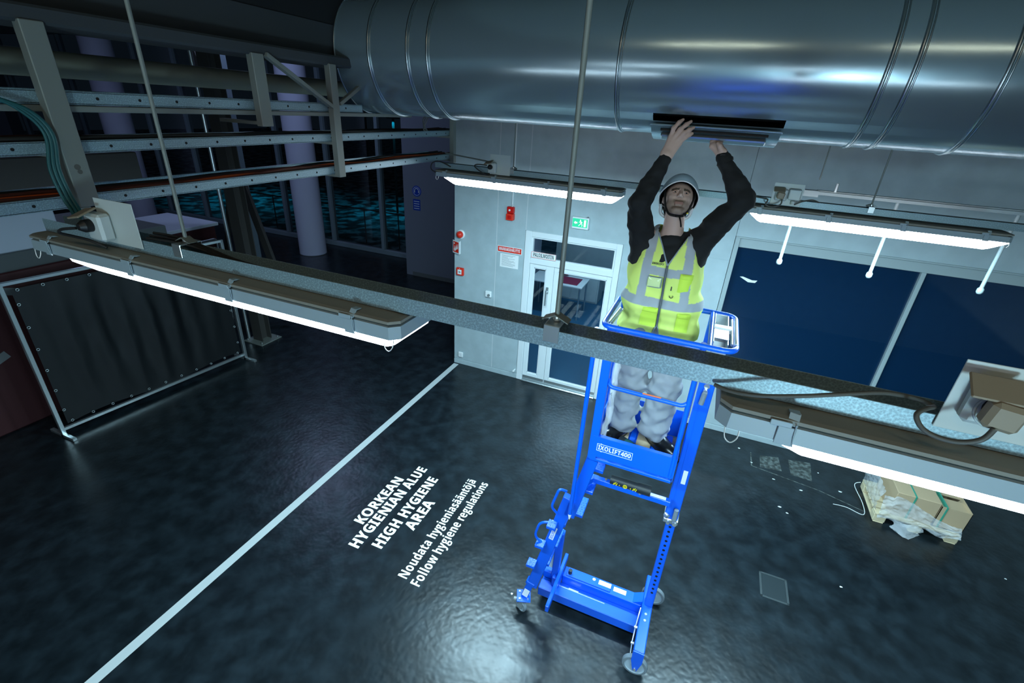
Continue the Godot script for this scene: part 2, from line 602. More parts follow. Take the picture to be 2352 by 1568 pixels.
func big_window() -> void:
	var w := struct_base("window_1")
	var f := MB.new()
	f.span(Vector3(0.345, 0.9, -6.52), Vector3(0.40, 2.76, -6.395), 0.004)
	f.span(Vector3(0.40, 2.63, -6.52), Vector3(4.2, 2.76, -6.43), 0.004)
	f.span(Vector3(0.345, 2.745, -6.43), Vector3(4.2, 2.765, -6.39), 0.003)
	f.span(Vector3(0.40, 0.9, -6.52), Vector3(4.2, 0.98, -6.395), 0.004)
	part("window_frame", f, M.window_frame_paint, w)
	part("mullion", MB.new().span(Vector3(2.285, 0.98, -6.51), Vector3(2.33, 2.63, -6.43), 0.004), M.window_frame_paint, w)
	part("pane", MB.new().span(Vector3(0.40, 0.98, -6.49), Vector3(2.285, 2.63, -6.482)), M.tinted_glass, w)
	part("pane", MB.new().span(Vector3(2.33, 0.98, -6.49), Vector3(4.2, 2.63, -6.482)), M.tinted_glass, w)
	# torn sticker left on the glass
	var p := PackedVector2Array([Vector2(0.51, 2.255), Vector2(0.545, 2.262), Vector2(0.66, 2.232), Vector2(0.72, 2.238), Vector2(0.70, 2.205), Vector2(0.62, 2.20), Vector2(0.57, 2.225)])
	part("torn_sticker", MB.new().prism(p, 0.001, Transform3D(Basis(), Vector3(0, 0, -6.481))), M.sticker, w)

func facade() -> void:
	var w := struct_base("window_2")
	var f := MB.new()
	f.span(Vector3(-25.9, 0.0, -11.3), Vector3(-6.95, 0.14, -11.12), 0.01)
	f.span(Vector3(-25.9, 5.4, -11.3), Vector3(-6.95, 6.2, -11.12), 0.01)
	part("window_frame", f, M.facade_frame, w)
	var x := -6.95
	for k in 11:
		var xm := -8.52 - 1.8 * k
		part("mullion", MB.new().span(Vector3(xm - 0.05, 0.14, -11.3), Vector3(xm + 0.05, 5.4, -11.12), 0.006), M.facade_frame, w)
		part("pane", MB.new().span(Vector3(xm + 0.05, 0.14, -11.22), Vector3(x - 0.0, 5.4, -11.21)), M.facade_glass, w)
		x = xm - 0.05
	part("transom", MB.new().span(Vector3(-25.9, 4.1, -11.26), Vector3(-6.95, 4.2, -11.12), 0.006), M.facade_frame, w)

# what the night facade looks out on
func outdoors() -> void:
	struct("ground_outside", MB.new().span(Vector3(-60, -0.6, -60), Vector3(4, -0.25, -11.4)), M.snow_ground)
	var spots := [Vector3(-12.3, 3.4, -17.2), Vector3(-19.0, 3.4, -15.5)]
	for i in 2:
		var p: Vector3 = spots[i]
		var t := thing("yard_lamp", Vector3(p.x, -0.25, p.z), ["turquoise yard lamp post outside by the end of the glass facade", "turquoise yard lamp post outside behind the far white column"][i], "lamp post")
		part("pole", MB.new().cyl(Vector3(p.x, -0.25, p.z), Vector3(p.x, p.y, p.z), 0.05, 10), M.brown_steel, t)
		part("lamp_head", MB.new().box(p + Vector3(0, 0.06, 0), Vector3(0.4, 0.1, 0.4), Basis(), 0.02), M.brown_steel, t)
		var l := SpotLight3D.new()
		l.name = "yard_light"
		l.position = p + Vector3(0, -0.05, 0) - t.position
		l.rotation_degrees = Vector3(-90, 0, 0)
		l.spot_angle = 65.0
		l.spot_range = 40.0
		l.light_color = Color(0.05, 0.62, 0.78)
		l.light_energy = 14.0
		l.light_size = 0.15
		l.shadow_enabled = true
		t.add_child(l)
	for i in 3:
		var q: Vector3 = [Vector3(-26.5, 6.5, -24), Vector3(-20.6, 6.3, -26), Vector3(-12.8, 5.2, -21)][i]
		var o := thing("street_lamp", Vector3(q.x, -0.25, q.z), ["small amber street lamp seen far outside above the grey pipe", "small amber street lamp far outside over the middle cable tray", "small amber street lamp far outside beside the duct end"][i], "street lamp")
		part("pole", MB.new().cyl(Vector3(q.x, -0.25, q.z), q + Vector3(0, 0.1, 0), 0.06, 8), M.brown_steel, o)
		part("bulb", MB.new().lathe([Vector2(0, -0.06), Vector2(0.14, -0.03), Vector2(0.16, 0.02), Vector2(0, 0.04)], Transform3D(Basis(), q), 12), M.amber_lamp, o)
	var r := thing("outside_railing", Vector3(-8, -0.25, -12.6), "thin dark railing outside the glass facade", "railing")
	part("top_rail", MB.new().cyl(Vector3(-16, 0.85, -12.6), Vector3(-6, 0.85, -12.6), 0.02, 8), M.brown_steel, r)
	for k in 8:
		part("post", MB.new().cyl(Vector3(-15.5 + k * 1.3, -0.25, -12.6), Vector3(-15.5 + k * 1.3, 0.85, -12.6), 0.018, 8), M.brown_steel, r)

# the room behind the door and the window
func back_room() -> void:
	struct("floor_back_room", MB.new().span(Vector3(-3.4, 0.0, -11.4), Vector3(6.6, 0.01, -6.47)), M.carpet_blue)
	struct("wall_back_room", MB.new().span(Vector3(-3.4, 0, -11.5), Vector3(6.6, 6.2, -11.4)), M.wall_paint)
	struct("wall_partition", MB.new().span(Vector3(-0.55, 0, -11.4), Vector3(-0.45, 2.8, -6.58)), M.wall_paint)
	struct("ceiling_back_room", MB.new().span(Vector3(-3.4, 2.8, -11.4), Vector3(6.6, 2.9, -6.58)), M.wall_paint)
	var t := thing("office_table", Vector3(-2.5, 0.01, -9.45), "white table with thin steel legs in the room behind the glass door", "table")
	part("tabletop", MB.new().span(Vector3(-3.3, 0.73, -9.9), Vector3(-2.12, 0.76, -9.2), 0.006), M.white_paint, t)
	for p in [[-3.25, -9.85], [-2.17, -9.85], [-3.25, -9.25], [-2.17, -9.25]]:
		part("leg", MB.new().cyl(Vector3(p[0], 0.01, p[1]), Vector3(p[0], 0.73, p[1]), 0.018, 10), M.zinc, t)
	single("magenta_mat", MB.new().span(Vector3(-2.85, 0.76, -9.75), Vector3(-2.25, 0.775, -9.3), 0.004), M.magenta, "magenta desk mat on the white table behind the door glass", "mat")
	single("magenta_bag", MB.new().box(Vector3(-2.75, 0.90, -9.82), Vector3(0.35, 0.24, 0.12), Basis(), 0.04), M.magenta, "magenta bag on the table at the back of the desk mat", "bag")
	var c := thing("filing_cabinet", Vector3(-2.7, 0.01, -10.6), "pale grey low cabinet behind the white table", "cabinet")
	part("body", MB.new().span(Vector3(-3.3, 0.01, -10.9), Vector3(-2.0, 0.7, -10.4), 0.01), M.wall_paint, c)
	for k in 2:
		part("door", MB.new().span(Vector3(-3.28 + k * 0.64, 0.05, -10.4), Vector3(-2.67 + k * 0.64, 0.67, -10.385), 0.004), M.wall_paint, c)
	# ceiling lamp of that room
	var lp := thing("office_lamp", Vector3(-1.9, 2.76, -8.8), "flat ceiling lamp in the room behind the glass door", "lamp")
	part("housing", MB.new().span(Vector3(-2.5, 2.77, -8.9), Vector3(-1.3, 2.8, -8.7), 0.004), M.white_paint, lp)
	part("diffuser", MB.new().span(Vector3(-2.48, 2.755, -8.88), Vector3(-1.32, 2.77, -8.72), 0.004), M.diffuser, lp)
	var l := AreaLight3D.new()
	l.name = "office_light"
	l.area_size = Vector2(1.16, 0.16)
	l.light_color = Color(0.55, 0.85, 1.0)
	l.light_energy = 2.2
	l.shadow_enabled = true
	l.area_range = 15.0
	l.position = Vector3(-1.9, 2.745, -8.8) - lp.position
	l.rotation_degrees = Vector3(-90, 0, 0)
	lp.add_child(l)

# ---------------------------------------------------------------- lamps and their rails
func frame_loft(mb: MB, x0: float, x1: float, zc: float, levels: Array, hz: float) -> void:
	# levels: [y, inset]; stacked rectangles with cut corners
	var rows := []
	for l in levels:
		var i: float = l[1]
		var a := x0 + i
		var b := x1 - i
		var h := hz - i
		var k := minf(0.022, h * 0.4)
		rows.append([Vector3(a + k, l[0], zc + h), Vector3(b - k, l[0], zc + h), Vector3(b, l[0], zc + h - k), Vector3(b, l[0], zc - h + k), Vector3(b - k, l[0], zc - h), Vector3(a + k, l[0], zc - h), Vector3(a, l[0], zc - h + k), Vector3(a, l[0], zc + h - k)])
	var mid := Vector3((x0 + x1) / 2.0, 0, zc)
	for i in rows.size() - 1:
		for j in 8:
			var j2 := (j + 1) % 8
			var m: Vector3 = (rows[i][j2] - rows[i][j]).cross(rows[i + 1][j] - rows[i][j])
			if m.length() < 1e-10:
				m = (rows[i + 1][j2] - rows[i + 1][j]).cross(rows[i + 1][j] - rows[i][j])
			m = m.normalized()
			var o: Vector3 = (rows[i][j] + rows[i][j2]) / 2.0 - Vector3(clampf(rows[i][j].x, x0 + hz, x1 - hz), rows[i][j].y, zc)
			if m.dot(Vector3(o.x, 0, o.z)) < -1e-6:
				m = -m
			mb.sheet(rows[i][j], rows[i][j2], rows[i + 1][j2], rows[i + 1][j], m)
	mb.fan(rows[0], Vector3.DOWN if levels[0][0] < levels[-1][0] else Vector3.UP)
	mb.fan(rows[-1], Vector3.UP if levels[0][0] < levels[-1][0] else Vector3.DOWN)

func tube_lamp(x0: float, x1: float, y: float, zc: float, label: String, dl: float, energy: float) -> void:
	var t := thing("strip_lamp", Vector3((x0 + x1) / 2.0, y, zc), label, "lamp", "strip lamps hung on the rails")
	var hz := 0.094
	var sk := MB.new()
	frame_loft(sk, x0, x1, zc, [[y, 0.0], [y + 0.034, 0.002], [y + 0.036, 0.008]], hz)
	part("skirt", sk, M.lamp_skirt, t)
	var ho := MB.new()
	frame_loft(ho, x0 + 0.012, x1 - 0.012, zc, [[y + 0.030, 0.0], [y + 0.046, 0.001]], hz - 0.012)
	frame_loft(ho, x0, x1, zc, [[y + 0.0415, 0.001], [y + 0.049, 0.001], [y + 0.052, 0.010], [y + 0.056, 0.060]], hz)
	part("housing", ho, M.lamp_body, t)
	var df := MB.new()
	frame_loft(df, x0 + dl, x1 - 0.006, zc, [[y - 0.0005, 0.001], [y - 0.011, 0.004], [y - 0.028, 0.024], [y - 0.047, 0.047], [y - 0.061, 0.067], [y - 0.069, 0.084]], hz - 0.001)
	part("diffuser", df, M.diffuser, t, "glowing white diffuser")
	# spring clips along both long sides
	for k in 4:
		var xc := x1 - 0.14 - k * (x1 - x0 - 0.26) / 3.0
		for s in [-1.0, 1.0]:
			var c := MB.new()
			c.box(Vector3(xc, y + 0.016, zc + s * (hz + 0.003)), Vector3(0.030, 0.040, 0.003), Basis(), 0.0008)
			c.box(Vector3(xc - 0.012, y + 0.040, zc + s * (hz + 0.003)), Vector3(0.036, 0.012, 0.003), Basis(), 0.0008)
			c.bar(Vector3(xc + 0.006, y + 0.040, zc + s * (hz + 0.003)), Vector3(xc + 0.008, y + 0.058, zc + s * (hz - 0.012)), 0.018, 0.003)
			c.bar(Vector3(xc + 0.008, y + 0.058, zc + s * (hz - 0.012)), Vector3(xc + 0.008, y + 0.055, zc + s * (hz - 0.030)), 0.018, 0.003)
			c.tube([Vector3(xc + 0.016, y - 0.002, zc + s * (hz + 0.005)), Vector3(xc + 0.013, y + 0.02, zc + s * (hz + 0.007)), Vector3(xc + 0.012, y + 0.045, zc + s * (hz + 0.005))], 0.0014, 6)
			part("clip", c, M.lamp_skirt, t)
	# wire loops at the ends
	for e in [[x0 + 0.02, -1.0], [x1 - 0.04, 1.0]]:
		var xx: float = e[0]
		part("wire_loop", MB.new().tube(smooth_path([Vector3(xx, y, zc + hz - 0.004), Vector3(xx + 0.004, y - 0.022, zc + hz), Vector3(xx + 0.016, y - 0.030, zc + hz + 0.001), Vector3(xx + 0.026, y - 0.018, zc + hz - 0.002), Vector3(xx + 0.026, y, zc + hz - 0.008)], 4), 0.0012, 6), M.socket_white, t)
	var l := AreaLight3D.new()
	l.name = "tube_light"
	l.area_size = Vector2(x1 - x0 - dl - 0.09, 0.11)
	l.light_color = LIGHT
	l.light_energy = energy
	l.area_range = 30.0
	l.shadow_enabled = true
	l.position = Vector3((x0 + dl + x1) / 2.0, y - 0.077, zc) - t.position
	l.rotation_degrees = Vector3(-90, 0, 0)
	t.add_child(l)

func rail(x0: float, x1: float, y: float, z: float, label: String, slots: bool) -> void:
	# upturned channel 60 x 44 with a slotted bottom; y is its lower edge
	var t := thing("lamp_rail", Vector3((x0 + x1) / 2.0, y, z), label, "rail")
	var w := 0.0315
	var h := 0.043
	part("front_web", MB.new().span(Vector3(x0, y, z + w - 0.002), Vector3(x1, y + h, z + w), 0.0008), M.galvanised, t)
	part("back_web", MB.new().span(Vector3(x0, y, z - w), Vector3(x1, y + h, z - w + 0.002), 0.0008), M.galvanised, t)
	var b := MB.new()
	b.span(Vector3(x0, y, z + 0.012), Vector3(x1, y + 0.002, z + w - 0.002))
	b.span(Vector3(x0, y, z - w + 0.002), Vector3(x1, y + 0.002, z - 0.012))
	if slots:
		var x := x0
		while x < x1:
			b.span(Vector3(x, y, z - 0.012), Vector3(minf(x + 0.03, x1), y + 0.002, z + 0.012))
			x += 0.065
	else:
		b.span(Vector3(x0, y, z - 0.012), Vector3(x1, y + 0.002, z + 0.012))
	part("slotted_bottom", b, M.galvanised, t)

func rod(x: float, y: float, z: float, label: String, r := 0.0055, with_clamp := true, top := 6.2) -> void:
	var t := thing("hanger_rod", Vector3(x, y, z), label, "hanger rod", "threaded rods that carry the lamp rails")
	part("rod", MB.new().cyl(Vector3(x, y - 0.004, z), Vector3(x, top, z), r, 10), M.bracket_grey, t)
	if not with_clamp:
		return
	part("nut", MB.new().tube([Vector3(x, y + 0.002, z), Vector3(x, y + 0.012, z)], 0.0105, 6), M.zinc, t)
	var c := MB.new()
	c.span(Vector3(x - 0.018, y - 0.004, z - 0.033), Vector3(x + 0.018, y, z + 0.033), 0.001)
	c.span(Vector3(x - 0.018, y - 0.040, z + 0.0325), Vector3(x + 0.018, y, z + 0.0355), 0.001)
	c.span(Vector3(x - 0.018, y - 0.040, z - 0.0355), Vector3(x + 0.018, y, z - 0.0325), 0.001)
	part("clamp", c, M.zinc, t)
	part("spring_plate", MB.new().bar(Vector3(x - 0.03, y + 0.002, z), Vector3(x, y + 0.016, z), 0.028, 0.002).bar(Vector3(x, y + 0.016, z), Vector3(x + 0.03, y + 0.002, z), 0.028, 0.002), M.bracket_grey, t)

func socket_plate(x: float, y: float, z: float, w: float, h: float, label: String, plug: int) -> void:
	# white plate standing on the rail, with a flap socket on its front
	var t := thing("socket_plate", Vector3(x + w / 2.0, y, z), label, "socket plate")
	part("plate", MB.new().span(Vector3(x, y, z - 0.002), Vector3(x + w, y + h, z), 0.0008), M.socket_white, t)
	if plug == 1:
		# seen from the side: box at the left end with raised flap and plug
		var cx := x + 0.012
		part("socket_box", MB.new().box(Vector3(cx + 0.02, y + 0.055, z + 0.02), Vector3(0.075, 0.085, 0.04), Basis(), 0.008), M.socket_white, t)
		part("flap", MB.new().box(Vector3(cx - 0.005, y + 0.098, z + 0.045), Vector3(0.07, 0.006, 0.06), Basis(Vector3.RIGHT, 0.35) * Basis(Vector3.BACK, 0.2), 0.002), M.socket_beige, t)
		part("plug", MB.new().lathe([Vector2(0, 0.0), Vector2(0.020, 0.0), Vector2(0.019, 0.022), Vector2(0.010, 0.036), Vector2(0, 0.038)], Transform3D(Basis(Vector3.RIGHT, PI / 2), Vector3(cx + 0.012, y + 0.062, z + 0.038)), 18), M.plug_black, t)
	else:
		var cx := x + 0.045
		part("socket_box", MB.new().box(Vector3(cx + 0.012, y + 0.068, z + 0.012), Vector3(0.078, 0.078, 0.026), Basis(), 0.008), M.socket_white, t)
		part("socket_rim", MB.new().tube(arc(Vector3(cx + 0.012, y + 0.062, z + 0.026), Vector3.RIGHT, Vector3.UP, 0.030, 0, TAU, 28), 0.0022, 6, false), M.socket_white, t)
		part("flap", MB.new().box(Vector3(cx - 0.008, y + 0.104, z + 0.036), Vector3(0.072, 0.005, 0.046), Basis(Vector3.RIGHT, 0.62), 0.002), M.socket_beige, t)
		part("plug", MB.new().lathe([Vector2(0, 0.0), Vector2(0.021, 0.0), Vector2(0.020, 0.012), Vector2(0, 0.013)], Transform3D(Basis(Vector3.RIGHT, PI / 2), Vector3(cx + 0.010, y + 0.068, z + 0.025)), 18), M.plug_black, t)
		part("plug_body", MB.new().box(Vector3(cx + 0.006, y + 0.068, z + 0.050), Vector3(0.048, 0.046, 0.030), Basis(Vector3.BACK, -0.12), 0.007), M.socket_beige, t)
		if plug == 2:
			part("junction_box", MB.new().box(Vector3(x + w - 0.052, y + 0.078, z + 0.018), Vector3(0.078, 0.072, 0.036), Basis(), 0.006), M.socket_white, t)
			part("gland", MB.new().cyl(Vector3(x + w - 0.05, y + 0.036, z + 0.02), Vector3(x + w - 0.05, y + 0.014, z + 0.02), 0.015, 14), M.socket_white, t)

func lamp_rows() -> void:
	# near row, in front of the camera
	rail(-2.150, 2.9, 3.525, -0.9515, "galvanised slotted channel crossing the whole picture close to the camera", true)
	tube_lamp(-2.180, -0.645, 3.468, -0.964, "long strip lamp under the near rail, shown whole with its glowing lower edge", 0.20, 6.0)
	tube_lamp(0.095, 1.63, 3.468, -0.964, "strip lamp beside the grey socket cable, cut by the right picture edge", 0.10, 6.0)
	rod(-0.267, 3.580, -0.9515, "threaded rod holding the near rail in front of the glass door")
	rod(-1.462, 3.580, -0.9515, "threaded rod crossing the grey pipe and cable trays")
	socket_plate(-1.803, 3.540, -0.915, 0.184, 0.139, "white plate with raised socket flap over the end of the whole strip lamp", 1)
	socket_plate(0.432, 3.548, -0.915, 0.22, 0.131, "large white socket plate at the picture edge with looped grey cable", 2)
	single("power_cable", MB.new().tube(smooth_path([Vector3(0.08, 3.533, -0.91), Vector3(0.109, 3.535, -0.895), Vector3(0.156, 3.547, -0.88), Vector3(0.22, 3.567, -0.877), Vector3(0.282, 3.585, -0.885), Vector3(0.345, 3.595, -0.905), Vector3(0.40, 3.585, -0.93), Vector3(0.425, 3.580, -0.925), Vector3(0.405, 3.588, -0.895), Vector3(0.388, 3.580, -0.878), Vector3(0.398, 3.564, -0.866), Vector3(0.42, 3.558, -0.858), Vector3(0.445, 3.563, -0.85), Vector3(0.465, 3.578, -0.846), Vector3(0.474, 3.598, -0.850)], 6), 0.0042, 8), M.cable_grey, "grey power cable looped from the large white socket plate", "cable")
	single("power_cable", MB.new().tube(smooth_path([Vector3(-1.79, 3.598, -0.84), Vector3(-1.84, 3.59, -0.83), Vector3(-1.89, 3.575, -0.84), Vector3(-1.905, 3.563, -0.85), Vector3(-1.87, 3.558, -0.86), Vector3(-1.80, 3.552, -0.87), Vector3(-1.76, 3.53, -0.89)], 6), 0.0045, 8), M.cable_dark, "black cable loop plugged into the raised flap socket", "cable")
	var tc := MB.new()
	for k in 3:
		tc.tube(smooth_path([Vector3(-1.62, 3.572 + k * 0.006, -0.935 - k * 0.012), Vector3(-1.50, 3.576 + k * 0.004, -0.94 - k * 0.012), Vector3(-1.40, 3.570, -0.945 - k * 0.01), Vector3(-1.25, 3.545, -0.945 - k * 0.012), Vector3(-0.9, 3.534, -0.94 - k * 0.012)], 5), 0.0045, 7)
	single("rail_cables", tc, M.cable_dark, "dark cables sagging into the near rail beside the threaded rod", "cables")
	# far row, behind the man
	rail(-2.385, 2.9, 3.492, -3.97, "pale channel rail running behind the man over the wall lamps", false)
	tube_lamp(-2.37, -0.672, 3.425, -3.98, "strip lamp hanging in front of the wall signs and door", 0.09, 9.0)
	tube_lamp(0.20, 1.755, 3.425, -3.98, "strip lamp hanging in front of the dark blue window", 0.06, 9.0)
	rod(-1.632, 3.545, -3.97, "thin rod behind the small white plate over the wall lamp", 0.005)
	rod(0.729, 3.640, -4.55, "thin rod ending in a clip above the slim white rail", 0.005, false)
	rod(0.983, 3.545, -3.97, "thin rod with clip on the far rail right of the man", 0.005)
	socket_plate(-1.835, 3.486, -3.93, 0.188, 0.163, "small square white plate with plug above the wall lamp", 1)
	socket_plate(0.370, 3.496, -3.93, 0.19, 0.146, "white socket plate with plug and junction box right of the raised arm", 2)
	single("power_cable", MB.new().tube(smooth_path([Vector3(-1.84, 3.56, -3.88), Vector3(-1.93, 3.56, -3.87), Vector3(-1.95, 3.54, -3.87), Vector3(-1.89, 3.50, -3.88), Vector3(-1.82, 3.47, -3.9)], 5), 0.005, 7), M.cable_dark, "black cable of the small square plate", "cable")
	single("power_cable", MB.new().tube(smooth_path([Vector3(-2.22, 3.51, -3.93), Vector3(-2.32, 3.55, -3.9), Vector3(-2.38, 3.53, -3.88), Vector3(-2.39, 3.48, -3.88), Vector3(-2.35, 3.45, -3.9)], 6), 0.005, 7), M.cable_dark, "black cable bent over the end of the far rail", "cable")
	single("power_cable", MB.new().tube(smooth_path([Vector3(0.20, 3.565, -3.95), Vector3(0.27, 3.535, -3.93), Vector3(0.345, 3.53, -3.88), Vector3(0.34, 3.50, -3.86), Vector3(0.38, 3.485, -3.86), Vector3(0.43, 3.505, -3.86), Vector3(0.435, 3.54, -3.87)], 6), 0.005, 7), M.cable_grey, "grey cable from behind the elbow to the junction box plate", "cable")
	single("power_cable", MB.new().tube(smooth_path([Vector3(0.52, 3.51, -3.9), Vector3(0.56, 3.535, -3.9), Vector3(0.62, 3.55, -3.92), Vector3(0.67, 3.535, -3.95), Vector3(0.685, 3.51, -3.97)], 5), 0.005, 7), M.cable_grey, "short grey cable arching from the junction box to the rail", "cable")
	# the next row, behind the camera
	rail(-2.150, 2.9, 3.525, 2.06, "galvanised channel of the lamp row behind the camera", false)
	tube_lamp(-2.180, -0.645, 3.468, 2.05, "strip lamp of the row behind the camera, on the side of the trays", 0.10, 2.5)
	tube_lamp(0.095, 1.63, 3.468, 2.05, "strip lamp of the row behind the camera, on the side of the window", 0.10, 3.0)
	# slim rail behind, with three white drop tubes
	var s := thing("slim_rail", Vector3(1.5, 3.53, -4.6), "slim white rail hanging behind the far lamps near the window", "rail")
	part("web", MB.new().span(Vector3(0.742, 3.525, -4.62), Vector3(2.9, 3.555, -4.58), 0.003), M.window_frame_paint, s)
	part("strip", MB.new().span(Vector3(0.746, 3.520, -4.578), Vector3(2.9, 3.545, -4.570), 0.002), M.window_frame_paint, s)
	part("hanger", MB.new().cyl(Vector3(0.86, 3.555, -4.55), Vector3(0.86, 3.62, -4.55), 0.012, 8).cyl(Vector3(2.5, 3.555, -4.6), Vector3(2.5, 6.2, -4.6), 0.005, 8), M.zinc, s)
	var i := 0
	for q in [[0.634, 2.947], [1.30, 2.945], [2.03, 2.947]]:
		var d := thing("drop_tube", Vector3(q[0], q[1], -4.6), ["white drop tube nearest the man under the window lamp", "white drop tube under the middle of the window lamp", "white drop tube under the outer end of the window lamp"][i], "drop tube", "white drop tubes in front of the window")
		part("tube", MB.new().cyl(Vector3(q[0], q[1], -4.6), Vector3(q[0], 3.53, -4.6), 0.013, 12), M.window_frame_paint, d)
		part("end_cap", MB.new().lathe([Vector2(0, -0.028), Vector2(0.014, -0.026), Vector2(0.022, -0.012), Vector2(0.022, 0.012), Vector2(0.014, 0.024)], Transform3D(Basis(), Vector3(q[0], q[1], -4.6)), 16, true), M.window_frame_paint, d)
		i += 1
	single("drop_header", MB.new().span(Vector3(0.60, 3.50, -4.63), Vector3(0.76, 3.55, -4.57), 0.004), M.window_frame_paint, "short white header over the innermost drop tube", "header")

# lamps on the ceiling, out of the picture, that light the tops of rails and duct and the far hall
func ceiling_lamp(x: float, z: float, color: Color, energy: float, label: String) -> void:
	var t := thing("ceiling_lamp", Vector3(x, 6.1, z), label, "lamp")
	part("housing", MB.new().span(Vector3(x - 0.65, 6.12, z - 0.16), Vector3(x + 0.65, 6.2, z + 0.16), 0.008), M.white_paint, t)
	var g := mat("ceiling_diffuser", Color(0.95, 0.95, 0.95), 0.3)
	g.emission_enabled = true
	g.emission = color
	g.emission_energy_multiplier = 3.0
	part("diffuser", MB.new().span(Vector3(x - 0.63, 6.10, z - 0.14), Vector3(x + 0.63, 6.12, z + 0.14), 0.006), g, t)
	var l := AreaLight3D.new()
	l.name = "ceiling_light"
	l.area_size = Vector2(1.2, 0.26)
	l.light_color = color
	l.light_energy = energy
	l.area_range = 40.0
	l.shadow_enabled = true
	l.position = Vector3(x, 6.09, z) - t.position
	l.rotation_degrees = Vector3(-90, 0, 0)
	t.add_child(l)

func high_lamps() -> void:
	ceiling_lamp(-0.4, 1.6, Color(1.0, 0.94, 0.80), 0.75, "warm ceiling lamp over the near rail, above the picture")
	ceiling_lamp(2.2, 1.6, Color(1.0, 0.94, 0.80), 0.75, "warm ceiling lamp over the large socket plate, above the picture")
	ceiling_lamp(-8.5, -8.0, Color(0.72, 0.80, 1.0), 3.0, "bluish ceiling lamp in the hall over the round column")
	ceiling_lamp(-14.0, -6.5, Color(0.72, 0.80, 1.0), 3.0, "bluish ceiling lamp in the far part of the hall")

# ---------------------------------------------------------------- ventilation duct
const DY := 4.285
const DZ := -3.23
const DR := 0.368

func duct_at(x: float, deg: float, r := DR) -> Vector3:
	# deg: 0 straight down, 90 towards the camera
	var g := deg_to_rad(deg)
	return Vector3(x, DY - r * cos(g), DZ + r * sin(g))

